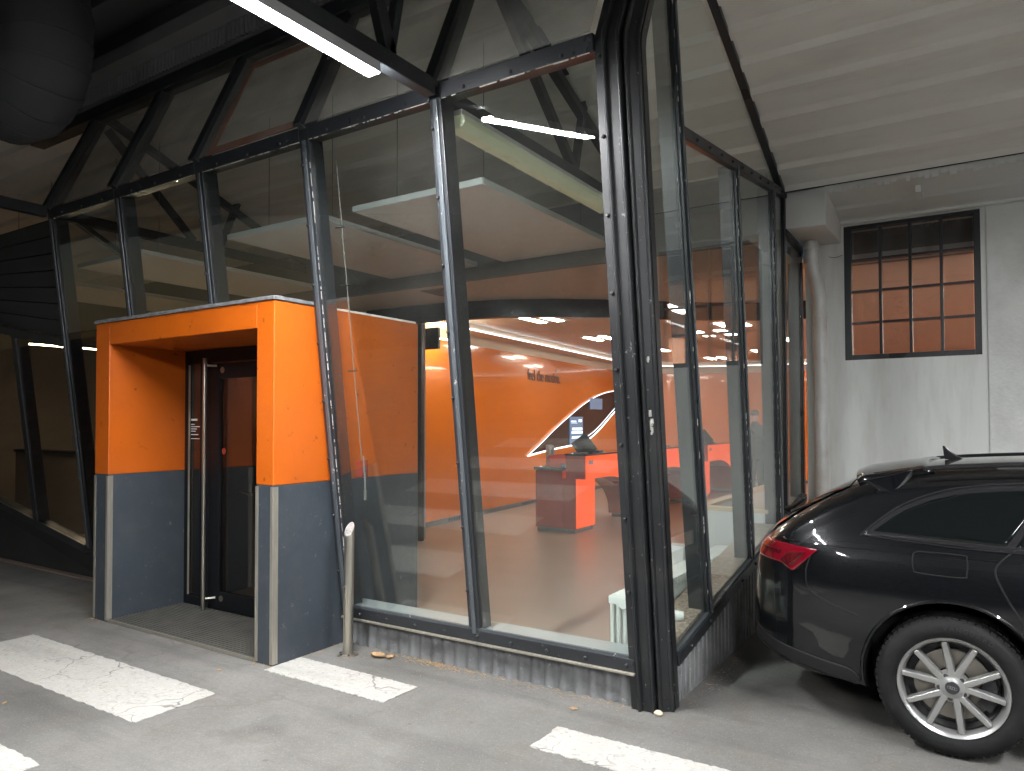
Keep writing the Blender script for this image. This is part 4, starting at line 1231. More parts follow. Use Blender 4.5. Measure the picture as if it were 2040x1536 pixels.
# window opener with rod and crank on the second mullion
op = thing('window_opener', 'window opener rod with small gearbox and hanging crank inside the glass', 'window opener', (-3.70, 3.88, 1.1))
a, b = fac(-3.745, 3.4, -.16), fac(-3.745, 1.30, -.16)
part(MB().tube([a, b], .0045, 8), 'rod', 'cable', op, smooth=True)
for z in (2.95, 2.55, 1.95):
    q = fac(-3.79, z, -.14)
    part(MB().tube([q, fac(-3.72, z, -.165)], .006, 6), 'guide', 'bolt_black', op)
q = fac(-3.745, 1.28, -.16)
part(MB().box((q.x - .04, q.y - .03, 1.21), (q.x + .03, q.y + .03, 1.33)), 'gearbox', 'counter_maroon', op, bevel=.004)
part(MB().tube([(q.x + .035, q.y - .02, 1.36), (q.x + .05, q.y - .03, 1.25), (q.x + .055, q.y - .03, 1.24), (q.x + .06, q.y - .03, 1.08)], .007, 8).tube([(q.x + .06, q.y - .03, 1.12), (q.x + .06, q.y - .03, 1.05)], .011, 8), 'crank', 'cable', op, smooth=True)
# ------------------------------------------------------------------ person at the far counter, seen from behind
def skin_mesh(name, verts, edges, radii, mat, parent, root=0, sub=2):
    me = bpy.data.meshes.new(name)
    me.from_pydata(verts, edges, [])
    o = bpy.data.objects.new(name, me)
    col.objects.link(o)
    me.materials.append(M[mat])
    sk = o.modifiers.new('skin', 'SKIN')
    sk.use_smooth_shade = True
    for i, r in enumerate(radii):
        v = me.skin_vertices[0].data[i]
        v.radius = (r, r) if not isinstance(r, tuple) else r
        v.use_root = (i == root)
    s = o.modifiers.new('sub', 'SUBSURF'); s.levels = sub; s.render_levels = sub
    dg = bpy.context.evaluated_depsgraph_get()
    m2 = bpy.data.meshes.new_from_object(o.evaluated_get(dg))
    bpy.data.objects.remove(o)
    m2.materials.clear(); m2.materials.append(M[mat])
    m2.polygons.foreach_set('use_smooth', [True] * len(m2.polygons))
    ob = bpy.data.objects.new(name, m2)
    col.objects.link(ob)
    ob.parent = parent
    return ob
per = thing('person', 'person in dark jacket and trousers seen from behind at the farthest counter', 'person', (-3.75, 14.75, .012))
per.rotation_euler = (0, 0, R(62))
# local frame: the person faces +Y, x to the right, z up; slight lean to the counter
V = [(0, 0, .96), (0, -.01, 1.12), (0, .0, 1.30), (0, .02, 1.44), (0, .035, 1.54), (0, .05, 1.62),
     (-.10, 0, .90), (-.12, .015, .50), (-.13, -.02, .10), (-.13, .12, .05),
     (.10, 0, .90), (.13, .03, .50), (.15, .0, .10), (.15, .14, .05),
     (-.19, .0, 1.42), (-.26, .03, 1.16), (-.20, .24, 1.06), (-.17, .33, 1.07),
     (.19, .0, 1.42), (.27, .02, 1.16), (.20, .22, 1.05), (.17, .31, 1.06)]
E_ = [(0, 1), (1, 2), (2, 3), (3, 4), (4, 5), (0, 6), (6, 7), (7, 8), (8, 9), (0, 10), (10, 11), (11, 12), (12, 13), (3, 14), (14, 15), (15, 16), (16, 17), (3, 18), (18, 19), (19, 20), (20, 21)]
Rr = [(.165, .125), (.165, .12), (.185, .13), (.15, .11), .06, .06, .10, .072, .05, .045, .10, .072, .05, .045, .075, .058, .042, .034, .075, .058, .042, .034]
skin_mesh('body', V, E_, Rr, 'jacket', per)
hd = []
prof = [(0, 0), (.055, .012), (.072, .05), (.078, .10), (.080, .14), (.072, .19), (.05, .225), (0, .24)]
mbh = MB().lathe(prof, 20, 'Z', (0, .055, 1.575))
o = mbh.build('head', 'skin', per, smooth=True)
for v in o.data.vertices:
    v.co.y = .055 + (v.co.y - .055) * 1.22
MB().tube([(0, .15, 1.70), (0, .172, 1.675), (0, .16, 1.665)], [.012, .016, .012], 8).build('nose', 'skin', o, smooth=True)
for s in (-1, 1):
    MB().tube([(s * .078, .05, 1.66), (s * .088, .045, 1.69), (s * .08, .05, 1.72)], [.010, .014, .010], 8).build('ear', 'skin', o, smooth=True)
    MB().lathe([(0, -.011), (.011, 0), (0, .011)], 8, 'Z', (s * .03, .145, 1.70)).build('eye', 'hair', o, smooth=True)
MB().tube([(-.025, .147, 1.64), (0, .152, 1.637), (.025, .147, 1.64)], .005, 6).build('mouth', 'counter_maroon', o, smooth=True)
hp = [(.0815, .13), (.083, .15), (.077, .19), (.055, .232), (0, .25)]
o = MB().lathe(hp, 20, 'Z', (0, .043, 1.575)).build('hair', 'hair', per, smooth=True)
for v in o.data.vertices:
    v.co.y = .043 + (v.co.y - .043) * 1.22
MB().lathe([(.06, 1.50), (.075, 1.52), (.07, 1.56), (.06, 1.57)], 16, 'Z', (0, .035, 0)).build('collar', 'jacket', per, smooth=True)
MB().lathe([(.20, .86), (.205, .93), (.19, 1.0)], 20, 'Z', (0, 0, 0)).build('jacket_hem', 'jacket', per, smooth=True)
for s in (-1, 1):
    hv = [(s * .17, .33, 1.07), (s * .16, .40, 1.075), (s * .155, .44, 1.08)]
    hand = [(s * .17, .33, 1.07), (s * .163, .37, 1.072), (s * .158, .41, 1.075)]
    vv = list(hand); ee = [(0, 1), (1, 2)]; rr = [.026, .034, .03]
    for k in range(4):
        bx_ = s * .158 + (k - 1.5) * .017
        i = len(vv)
        ln = (.05, .06, .056, .044)[k]
        vv += [(bx_, .435, 1.078), (bx_, .435 + ln * .6, 1.08), (bx_, .435 + ln, 1.065)]
        ee += [(2, i), (i, i + 1), (i + 1, i + 2)]; rr += [.010, .009, .008]
    i = len(vv)
    vv += [(s * .158 - s * .035, .39, 1.08), (s * .158 - s * .05, .42, 1.075)]
    ee += [(1, i), (i, i + 1)]; rr += [.012, .009]
    skin_mesh('hand', vv, ee, rr, 'skin', per, sub=1)
MB().box((.02, -.137, 1.27), (.10, -.130, 1.282)).build('jacket_stripe', 'print_white', per)
# ------------------------------------------------------------------ parked black estate car (x forward from the rear axle, y from the centre line)
CX, CY = -0.135, 4.985
car = thing('parked_car', 'glossy black estate car parked beside the glazed corner', 'car', (CX, CY, 0))
def pchip(xs, ys):
    xs = np.array(xs, float); ys = np.array(ys, float)
    h = np.diff(xs); d = np.diff(ys) / h
    m = np.zeros_like(xs); m[0] = d[0]; m[-1] = d[-1]
    for i in range(1, len(xs) - 1):
        if d[i - 1] * d[i] > 0:
            w1, w2 = 2 * h[i] + h[i - 1], h[i] + 2 * h[i - 1]
            m[i] = (w1 + w2) / (w1 / d[i - 1] + w2 / d[i])
    def f(x):
        i = int(np.clip(np.searchsorted(xs, x) - 1, 0, len(xs) - 2))
        t = float(np.clip((x - xs[i]) / h[i], 0, 1))
        return (1 + 2 * t) * (1 - t) ** 2 * ys[i] + t * (1 - t) ** 2 * h[i] * m[i] + t * t * (3 - 2 * t) * ys[i + 1] + t * t * (t - 1) * h[i] * m[i + 1]
    return f
c_zr = pchip([-1.05, -1.04, -1.005, -.985, -.955, -.90, -.78, -.62, -.48, -.34, 0, .6, 1.2, 1.6, 2.0, 2.4, 2.75, 2.95, 3.3, 3.55, 3.72, 3.80],
             [.54, .62, .67, .84, .945, 1.01, 1.095, 1.195, 1.268, 1.325, 1.378, 1.41, 1.42, 1.408, 1.35, 1.20, 1.04, .985, .92, .85, .74, .58])
c_zb = pchip([-1.05, -1.03, -.96, -.8, -.4, 0, 1.5, 2.9, 3.4, 3.7, 3.80], [.44, .37, .31, .27, .235, .20, .17, .18, .20, .26, .40])
c_w = pchip([-1.05, -1.035, -1.0, -.96, -.905, -.84, -.73, -.50, 0, 1.5, 2.9, 3.3, 3.55, 3.7, 3.80], [.30, .45, .56, .645, .72, .79, .86, .922, .943, .938, .935, .90, .82, .70, .42])
c_low = pchip([.15, .24, .34, .46, .56, .70, .80, .88, .955, .985, 1.1, 1.25, 1.36, 1.46], [.90, .955, .978, .990, 1.0, .998, .990, .978, .955, .935, .855, .755, .675, .60])
def cw(x, z):
    """half width of the body at station x, height z (before the cap rounding)"""
    return c_w(x) * c_low(z)
def cap_h(x):
    return min(.16, (c_zr(x) - c_zb(x)) * .45)
def side_y(x, z):
    zr = c_zr(x); hc = cap_h(x)
    t = (z - (zr - hc)) / hc
    w = cw(x, min(z, zr))
    if t > 0: w = cw(x, zr - hc + 0 * t) * max(0, 1 - min(1, t) ** 2.6) ** (1 / 2.6)
    return w
xs = sorted(set(list(np.linspace(-1.05, -.85, 20)) + list(np.linspace(-.85, .7, 34)) + list(np.linspace(.7, 3.2, 34)) + list(np.linspace(3.2, 3.80, 16))))
def section(x):
    zb, zr, hc = c_zb(x), c_zr(x), cap_h(x)
    pts = [(0, zb), (cw(x, zb) * .6, zb), (cw(x, zb) * .93, zb + .004)]
    for k in range(22):
        z = zb + .03 + (zr - hc - zb - .03) * k / 21
        pts.append((cw(x, z), z))
    wt = cw(x, zr - hc)
    for k in range(1, 13):
        a = k / 12 * math.pi / 2
        pts.append((wt * max(0, math.cos(a)) ** (2 / 2.6), zr - hc + hc * math.sin(a) ** (2 / 2.6)))
    return pts
secs = [section(x) for x in xs]
ns = len(secs[0])
ring = []
for x, s in zip(xs, secs):
    full = [(x, -y, z) for y, z in s] + [(x, y, z) for y, z in reversed(s[1:-1])]
    ring.append(full)
nr = len(ring[0])
vs = [p for r in ring for p in r]
fs = [(i * nr + j, (i + 1) * nr + j, (i + 1) * nr + (j + 1) % nr, i * nr + (j + 1) % nr) for i in range(len(ring) - 1) for j in range(nr)]
fs += [tuple(range(nr)), tuple(reversed(range((len(ring) - 1) * nr, len(ring) * nr)))]
body = MB().add(vs, fs).build('body', 'car_paint', None, smooth=True, angle=50)
body.data.materials.append(M['car_plastic'])
cut = MB()
for xc in (0.0, 2.924):
    for sg in (-1, 1):
        seg = 48; r0 = .388
        a = [(xc + r0 * math.cos(2 * math.pi * k / seg), sg * .60, .35 + r0 * math.sin(2 * math.pi * k / seg)) for k in range(seg)]
        b = [(p[0], sg * 1.2, p[2]) for p in a]
        cut.add(a + b, [tuple(range(seg)), tuple(range(seg, 2 * seg))] + [(k, (k + 1) % seg, seg + (k + 1) % seg, seg + k) for k in range(seg)])
cutter = cut.build('cutter', 'car_plastic')
bo = body.modifiers.new('arch', 'BOOLEAN'); bo.object = cutter; bo.operation = 'DIFFERENCE'; bo.solver = 'EXACT'; bo.material_mode = 'TRANSFER'
dg = bpy.context.evaluated_depsgraph_get()
me = bpy.data.meshes.new_from_object(body.evaluated_get(dg))
body.modifiers.clear(); body.data = me
me.set_sharp_from_angle(angle=R(50))
bpy.data.objects.remove(cutter)
body.parent = car

def cpart(mb, name, mat, parent=None, **k): return mb.build(name, mat, parent or car, **k)
def side_patch(poly, off, name, mat, parent, nx=26, sides=(-1,)):
    """a panel laid on the flank: poly is a closed outline in (x, z); thickness comes from two offset shells"""
    zs = [p[1] for p in poly]; x0, x1 = min(p[0] for p in poly), max(p[0] for p in poly)
    def span(x):
        hits = []
        for i in range(len(poly)):
            (xa, za), (xb, zb) = poly[i], poly[(i + 1) % len(poly)]
            if (xa <= x < xb) or (xb <= x < xa):
                hits.append(za + (zb - za) * (x - xa) / (xb - xa))
        return (min(hits), max(hits)) if len(hits) > 1 else None
    for sg in sides:
        rows = []
        for i in range(nx + 1):
            x = x0 + (x1 - x0) * (i + (1e-4 if i == 0 else (-1e-4 if i == nx else 0))) / nx
            s = span(min(max(x, x0 + 1e-4), x1 - 1e-4))
            if s is None: continue
            rows.append([(x, sg * (side_y(x, s[0] + (s[1] - s[0]) * k / 10) + off), s[0] + (s[1] - s[0]) * k / 10) for k in range(11)])
        mb = MB().grid(rows)
        o = cpart(mb, name, mat, parent, smooth=True, angle=80)
        so = o.modifiers.new('solid', 'SOLIDIFY'); so.thickness = max(.004, off * 1.6); so.offset = 0
    return o
def side_line(pts, name, mat, parent, w=.004, off=.001, sides=(-1, 1), n=8):
    for sg in sides:
        P = []
        sp = smoothpl(pts, n) if len(pts) > 2 else [tuple(Vector(pts[0]).lerp(Vector(pts[1]), k / 12)) for k in range(13)]
        for x, z in sp:
            P.append((x, sg * (side_y(x, z) + off), z))
        cpart(MB().tube(P, w, 6), name, mat, parent, smooth=True)
both = (-1, 1)
# side glass: quarter light, rear door, front door; black surround
surround = [(-.40, 1.020), (-.33, 1.085), (-.22, 1.165), (-.08, 1.230), (.06, 1.268), (.2, 1.290), (.9, 1.315), (1.5, 1.305), (1.85, 1.235), (2.2, 1.075), (2.27, .995), (1.2, .985), (.2, .990)]
side_patch(surround, .002, 'window_surround', 'car_trim', car, 60, both)
def glass(poly, nm): side_patch(poly, .0045, nm, 'car_glass', car, 30, both)
glass([(-.335, 1.040), (-.28, 1.085), (-.20, 1.145), (-.08, 1.202), (.06, 1.243), (.215, 1.262), (.40, 1.275), (.345, 1.19), (.295, 1.12), (.225, 1.012)], 'quarter_window')
glass([(.262, 1.012), (.330, 1.12), (.44, 1.278), (.62, 1.288), (1.00, 1.292), (1.03, 1.008)], 'rear_door_window')
glass([(1.10, 1.008), (1.09, 1.292), (1.48, 1.283), (1.82, 1.215), (2.14, 1.072), (2.20, 1.012)], 'front_door_window')
side_line([(-.38, 1.030), (-.30, 1.105), (-.2, 1.178), (-.06, 1.240), (.08, 1.274), (.3, 1.297), (.9, 1.318), (1.5, 1.308)], 'window_trim', 'car_trim', car, .006, .004)
side_line([(-.40, 1.018), (-.1, .998), (.2, .988), (1.2, .983), (2.2, .988)], 'belt_trim', 'car_trim', car, .006, .003)
# shut lines
side_line([(.262, 1.0), (.205, .95), (.18, .90), (.205, .82), (.27, .70), (.36, .58), (.42, .45), (.44, .33)], 'door_gap', 'car_gap', car, .0045, .0005)
side_line([(1.06, .99), (1.06, .7), (1.06, .30)], 'door_gap', 'car_gap', car, .0045, .0005)
side_line([(2.22, .97), (2.24, .7), (2.20, .30)], 'door_gap', 'car_gap', car, .0045, .0005)
side_line([(-.62, .935), (-.66, .80), (-.62, .70), (-.40, .62)], 'bumper_gap', 'car_gap', car, .003, .0005)
fd = [(-.135, .962), (.045, .960), (.068, .945), (.066, .875), (.045, .858), (-.13, .862), (-.155, .88), (-.157, .945), (-.135, .962)]
side_line(fd, 'fuel_flap_gap', 'car_gap', car, .0035, .0005, (-1,), 4)
side_line([(-.88, .955), (-.6, .952), (0, .945), (1.2, .935), (2.6, .925)], 'shoulder_crease', 'car_paint', car, .004, -.001)
for x in (.42, 1.28):
    side_line([(x, .875), (x + .1, .882), (x + .21, .878)], 'door_handle', 'car_paint', car, .015, .012)
# arch lips, bumper lower part, sill
for xc in (0.0, 2.924):
    for sg in both:
        P = []
        for k in range(33):
            a = R(-22) + k / 32 * R(224)
            x, z = xc + .392 * math.cos(a), .35 + .392 * math.sin(a)
            if z > c_zb(x) + .02: P.append((x, sg * (side_y(x, z) + .002), z))
        cpart(MB().tube(P, .009, 6), 'arch_lip', 'car_paint', car, smooth=True)
        ln = [R(-8) + k / 30 * R(196) for k in range(31)]
        cpart(MB().grid([[(xc + .384 * math.cos(a), sg * y, .35 + .384 * math.sin(a)) for a in ln] for y in (.60, .90)]), 'arch_liner', 'car_plastic', car, smooth=True)
side_patch([(-.99, .375), (-.88, .335), (-.395, .262), (-.39, .30), (-.45, .345), (-.88, .40), (-.99, .43)], .003, 'bumper_valance', 'car_plastic', car, 24, both)
# tail lights wrap round the rear corner
tl = [(-.60, .924), (-.62, .905), (-.73, .795), (-.79, .83), (-.88, .835), (-.955, .84), (-.968, .90), (-.945, .935), (-.88, .945), (-.78, .938)]
for sg in both:
    o = side_patch(tl, .006, 'tail_light', 'tail_red', car, 30, (sg,))
    side_patch([(-.66, .905), (-.74, .825), (-.80, .845), (-.75, .895)], .012, 'light_guide', 'tail_dark', o, 10, (sg,))
    side_patch([(-.80, .90), (-.93, .905), (-.93, .885), (-.80, .88)], .012, 'light_guide', 'tail_dark', o, 10, (sg,))
# rear window, spoiler, wiper, plate, fin aerial, roof rails
rows = []
for i in range(15):
    x = -.91 + i * .0305
    w = side_y(x, c_zr(x) - .02) * .86 if False else (.62 - i * .004)
    rows.append([(x, w * (j - 8) / 8, c_zr(x) - .016 + .020 - cap_h(x) * (abs((j - 8) / 8) * w / cw(x, c_zr(x) - cap_h(x))) ** 2.6 * .40) for j in range(17)])
cpart(MB().grid(rows), 'rear_window', 'car_glass', car, smooth=True)
rows = []
for i in range(9):
    x = -.485 + i * .045
    zc = 1.306 + i * .0078 - (0.010 if i == 0 else 0)
    rows.append([(x + .05 * abs((j - 8) / 8) ** 2, .60 * (j - 8) / 8, zc - .035 * abs((j - 8) / 8) ** 2.4) for j in range(17)])
o = cpart(MB().grid(rows), 'roof_spoiler', 'car_paint', car, smooth=True)
so = o.modifiers.new('solid', 'SOLIDIFY'); so.thickness = .035; so.offset = 0
for sg in both:
    fin = [(-.39, 1.285), (-.17, 1.345), (-.18, 1.29), (-.25, 1.225), (-.32, 1.235)]
    cpart(MB().prism([(x, sg * (side_y(x, min(z, c_zr(x) - .06)) + .004), z) for x, z in fin], (0, -sg * .05, 0)), 'spoiler_fin', 'car_paint', car, bevel=.008)
    P = [(x, sg * (cw(x, c_zr(x) - .10) * .93), c_zr(x) - .012) for x in np.linspace(-.12, 1.7, 20)]
    cpart(MB().tube(P, .013, 8), 'roof_rail', 'car_trim', car, smooth=True)
z0 = c_zr(0.0)
cpart(MB().prism([(-.045, -.006, z0 + .075), (-.060, -.006, z0 + .078), (-.05, -.006, z0 - .002), (.055, -.006, z0 - .004), (.03, -.006, z0 + .012), (-.02, -.006, z0 + .045)], (0, .012, 0)), 'aerial_fin', 'car_trim', car, bevel=.004)
cpart(MB().tube([(-.925, -.05, 1.01), (-.93, -.05, 1.04), (-.89, -.1, 1.055), (-.74, -.45, 1.15)], [.02, .022, .014, .008], 8), 'rear_wiper', 'car_plastic', car, smooth=True)
cpart(MB().box((-1.012, -.26, .70), (-.97, .26, .81)), 'plate_recess', 'car_trim', car, bevel=.004)
cpart(MB().box((-1.018, -.255, .705), (-1.0125, .255, .805)), 'number_plate', 'print_white', car)
cpart(MB().box((-1.052, -.28, .47), (-1.03, .28, .49)), 'bumper_strip', 'chrome', car, bevel=.004)
# windscreen, front lights, grille, mirrors
rows = []
for i in range(13):
    x = 1.80 + i * .075
    rows.append([(x - .12 * ((j - 8) / 8) ** 2, (.56 + i * .012) * (j - 8) / 8, c_zr(x - .12 * ((j - 8) / 8) ** 2) + .004 - .05 * abs((j - 8) / 8) ** 2.6) for j in range(17)])
cpart(MB().grid(rows), 'windscreen', 'car_glass', car, smooth=True)
for sg in both:
    side_patch([(3.30, .76), (3.62, .70), (3.70, .72), (3.66, .78), (3.35, .82)], .006, 'headlight', 'chrome', car, 16, (sg,))
    cpart(MB().lathe([(0, -.10), (.06, -.09), (.085, 0), (.06, .09), (0, .10)], 16, 'Y', (2.05, sg * 1.02, 1.02)), 'wing_mirror', 'car_paint', car, smooth=True)
cpart(MB().box((3.775, -.42, .36), (3.80, .42, .68)), 'radiator_grille', 'car_trim', car, bevel=.02)

# wheels: tyre with tread blocks, ten-spoke rim, hub, bolts, disc
def wheel(xc, sg, first):
    w = bpy.data.objects.new('wheel', None); col.objects.link(w); w.parent = car
    w.location = (xc, sg * .915, .334)
    w.rotation_euler = (0, R(9 + (0 if first else 31)), 0 if sg < 0 else math.pi)
    return w
def wheel_parts(w):
    # local: outer face towards -Y
    def wp(mb, name, mat, parent=None, **k): return mb.build(name, mat, parent or w, **k)
    ty = wp(MB().lathe([(.233, -.012), (.248, -.024), (.270, -.030), (.298, -.026), (.315, -.012), (.326, .010), (.330, .04), (.331, .11), (.330, .18), (.326, .205), (.298, .235), (.235, .22)], 72, 'Y'), 'tyre', 'tyre', smooth=True)
    tb = MB()
    for k in range(64):
        a = 2 * math.pi * k / 64
        for (y0, y1, da) in ((-.002, .034, 0), (.046, .10, .035), (.112, .166, .02), (.178, .205, .05)):
            aa = a + da
            u = Vector((math.cos(aa), 0, math.sin(aa))); tdir = Vector((-math.sin(aa), 0, math.cos(aa)))
            r0, r1 = .318, (.329 if y0 < .01 else .3345)
            lo = [u * r0 + tdir * (s * .0115) + Vector((0, yy, 0)) for s, yy in ((-1, y0), (1, y0), (1, y1), (-1, y1))]
            hi = [u * r1 + tdir * (s * .0105) + Vector((0, yy, 0)) for s, yy in ((-1, y0), (1, y0), (1, y1), (-1, y1))]
            tb.hexa(lo, hi)
    wp(tb, 'tread_blocks', 'tyre', ty, kind='stuff')
    rim = wp(MB().lathe([(.205, .02), (.214, -.004), (.222, -.018), (.232, -.022), (.2345, -.014), (.2345, .02), (.215, .06), (.205, .19), (.195, .19), (.198, .06), (.20, .03)], 72, 'Y'), 'rim', 'rim_silver', smooth=True)
    for k in range(5):
        for s in (-1, 1):
            a0 = 2 * math.pi * k / 5 + R(90)
            a_in, a_out = a0 + s * R(9), a0 + s * R(17.5)
            p = Vector((math.cos(a_in) * .050, -.004, math.sin(a_in) * .050)); q = Vector((math.cos(a_out) * .214, -.012, math.sin(a_out) * .214))
            d = (q - p).normalized(); tt = Vector((-d.z, 0, d.x))
            mb = MB()
            lo = [p + tt * .021 + Vector((0, .03, 0)), p - tt * .021 + Vector((0, .03, 0)), q - tt * .017 + Vector((0, .035, 0)), q + tt * .017 + Vector((0, .035, 0))]
            hi = [p + tt * .015, p - tt * .015, q - tt * .0115, q + tt * .0115]
            mb.hexa(lo, hi)
            wp(mb, 'spoke', 'rim_silver', rim, bevel=.004)
        a = 2 * math.pi * k / 5 + R(90 + 36)
        wp(MB().lathe([(0, -.006), (.011, -.006), (.013, .02)], 8, 'Y', (math.cos(a) * .056, .002, math.sin(a) * .056)), 'wheel_bolt', 'hub_black', rim, smooth=True)
    hb = wp(MB().lathe([(0, -.010), (.030, -.010), (.036, -.006), (.070, -.002), (.078, .03), (0, .03)], 32, 'Y'), 'hub', 'rim_silver', smooth=True)
    cp = wp(MB().lathe([(0, -.0135), (.027, -.0135), (.031, -.009)], 28, 'Y'), 'hub_cap', 'hub_black', smooth=True)
    for k in range(4):
        wp(MB().tube([(-.0135 + k * .009 + .0062 * math.cos(t), -.0145, .0062 * math.sin(t)) for t in np.linspace(0, 2 * math.pi, 15)], .0011, 5, False), 'ring_emblem', 'chrome', cp, smooth=True)
    wp(MB().lathe([(.08, .055), (.165, .055), (.165, .075), (.08, .075)], 40, 'Y', close=True), 'brake_disc', 'brake_disc', smooth=True)
    wp(MB().lathe([(0, .09), (.195, .09)], 40, 'Y'), 'back_plate', 'hub_black')
    cal = MB()
    for k in range(8):
        a = R(-20) + k * R(6)
        u = Vector((math.cos(a), 0, math.sin(a)))
        cal.bar(u * .12 + Vector((0, .05, 0)), u * .18 + Vector((0, .05, 0)), .024, .05, up=(0, 1, 0))
    wp(cal, 'brake_caliper', 'hub_black')
    # raised lettering on the sidewall
    for k, ch in enumerate('VANGUARD'):
        a = R(90 + 14 - k * 5.6)
        cu = Matrix.Translation((math.cos(a) * .272, -.0315, math.sin(a) * .272)) @ Matrix.Rotation(-(a - R(90)), 4, 'Y') @ Matrix.Rotation(R(90), 4, 'X')
        o = text_mesh('tyre_lettering', ch, .030, .0008, 'tyre_print', None, cu, align='CENTER')
        o.parent = ty
protos = []
w0 = wheel(0.0, -1, True); wheel_parts(w0)
def copy_children(a, b):
    for ch in list(a.children):
        c = ch.copy(); col.objects.link(c); c.parent = b
        copy_children(ch, c)
for xc, sg in ((0.0, 1), (2.924, -1), (2.924, 1)):
    w = wheel(xc, sg, False)
    copy_children(w0, w)
# ------------------------------------------------------------------ bollard and litter
bol = thing('bollard', 'stainless steel bollard ashtray with slanted top beside the entrance', 'bollard', (-3.69, 3.63, 0))
bx0, by0 = -3.690, 3.632
seg = 28; rr = .034
lean = .012
rows = []
mb = MB()
def bring(zf, r):
    out = []
    for k in range(seg):
        a = 2 * math.pi * k / seg
        x, y = math.cos(a) * r, math.sin(a) * r
        z = zf(x, y)
        out.append((bx0 + x + lean * z, by0 + y, z))
    return out
top = lambda x, y: .865 + y * 1.35 - x * .25
rings = [bring(lambda x, y: .012, rr), bring(lambda x, y: .45, rr), bring(lambda x, y: top(x, y) - .004, rr), bring(lambda x, y: top(x, y), rr * .96)]
n = seg
mb.add([p for r in rings for p in r], [(i * n + j, i * n + (j + 1) % n, (i + 1) * n + (j + 1) % n, (i + 1) * n + j) for i in range(3) for j in range(n)] + [tuple(range(n)), tuple(range(3 * n, 4 * n))])
bp = part(mb, 'tube', 'stainless', bol, smooth=True, angle=30)
tp = bring(lambda x, y: top(x, y) + .0012, rr * .9)
part(MB().add(tp, [tuple(range(seg))]), 'top_plate', 'brushed_top', bol, fix=False)
part(MB().lathe([(0, .014), (.05, .014), (.068, .010), (.070, .0), (0, .0)], 32, 'Z', (bx0, by0, 0)), 'base_flange', 'dull_stainless', bol, smooth=True, angle=25)
for k in range(3):
    a = R(200 + k * 60)
    part(MB().lathe([(0, .021), (.007, .020), (.008, .011)], 8, 'Z', (bx0 + math.cos(a) * .055, by0 + math.sin(a) * .055, 0)), 'base_screw', 'bolt_black', bol)
for (x, y) in ((-.014, -.010), (.004, -.018), (.018, -.006)):
    z = top(x, y)
    part(MB().lathe([(0, .002), (.0045, .002), (.0045, -.001)], 10, 'Z', (bx0 + x + lean * z, by0 + y, z)), 'stub_hole', 'mat_black', bol)
part(MB().lathe([(0, -.006), (.009, -.006), (.010, 0), (.004, 0)], 14, 'Y', (bx0 - .004, by0 - rr + .001, .47)), 'lock', 'dull_stainless', bol, smooth=True)
rnd = random.Random(11)
mb = MB()
for s in (-.012, .008):
    P = []
    for k in range(14):
        z = .44 - k * .027
        a = -math.pi / 2 + (s + rnd.uniform(-.006, .006)) / rr
        P.append((bx0 + math.cos(a) * (rr + .0002) + lean * z, by0 + math.sin(a) * (rr + .0002), z))
    mb.tube(P, .0011, 4)
part(mb, 'dried_runs', 'pebble', bol, kind='stuff')

def leaf(x, y, s, rz, label, curl=.4):
    mb = MB(); rows = []
    for i in range(9):
        u = i / 8
        w = math.sin(math.pi * u ** .8) * .32 * s
        rows.append([((u - .5) * s, w * (j - 2) / 2, .004 + curl * s * (.25 * (abs(j - 2) / 2) ** 2 + .3 * (u - .5) ** 2) + rnd.uniform(0, .004)) for j in range(5)])
    mb.grid(rows)
    o = mb.build('dead_leaf', 'dry_leaf', None, smooth=True, label=label, cat='leaf', group='dead leaves on the asphalt')
    so = o.modifiers.new('solid', 'SOLIDIFY'); so.thickness = .0015
    o.location = (x, y, .001); o.rotation_euler = (0, 0, rz)
leaf(-3.47, 3.70, .11, .3, 'largest curled brown leaf against the grey plinth beside the bollard', .7)
leaf(-3.39, 3.735, .07, 1.4, 'small curled leaf touching the largest leaf at the plinth', .6)
leaf(-1.93, 3.62, .055, .1, 'single tan leaf on the asphalt in front of the plinth', .15)
leaf(-4.15, 2.95, .035, 1.0, 'tiny brown leaf in front of the right entrance pier', .4)
leaf(-4.25, 3.26, .03, .4, 'tiny dark leaf on the ribbed entrance mat', .4)
leaf(-4.7, 1.95, .03, 2.0, 'tiny dark leaf between the two white bars at the left', .4)
leaf(-.95, 3.35, .03, .7, 'tiny reddish leaf beyond the white dash near the car', .3)
# needles and grit that collected along the plinth
mb = MB(); rnd = random.Random(21)
for k in range(420):
    if rnd.random() < .55:
        x = rnd.gauss(-2.98, .16)
    else:
        x = rnd.uniform(-3.6, -1.65)
    y = 3.81 - abs(rnd.gauss(0, .035))
    if k > 330: x, y = rnd.choice(((rnd.uniform(-4.1, -3.93), 3.175 - abs(rnd.gauss(0, .02))), (-3.915 + abs(rnd.gauss(0, .02)), rnd.uniform(3.2, 3.8)), (rnd.uniform(-5.95, -6.15), 3.175 - abs(rnd.gauss(0, .02))), (-1.42 + abs(rnd.gauss(0, .02)), rnd.uniform(4, 5.4))))
    a = rnd.uniform(0, math.pi); L = rnd.uniform(.01, .035)
    mb.bar((x, y, .004 + rnd.random() * .008), (x + math.cos(a) * L, y + math.sin(a) * L * .4, .004 + rnd.random() * .012), .0018, .0018)
mb.build('leaf_litter', 'dry_leaf', kind='stuff', label='brown needles and leaf bits along the foot of the plinth', cat='litter')
mb = MB()
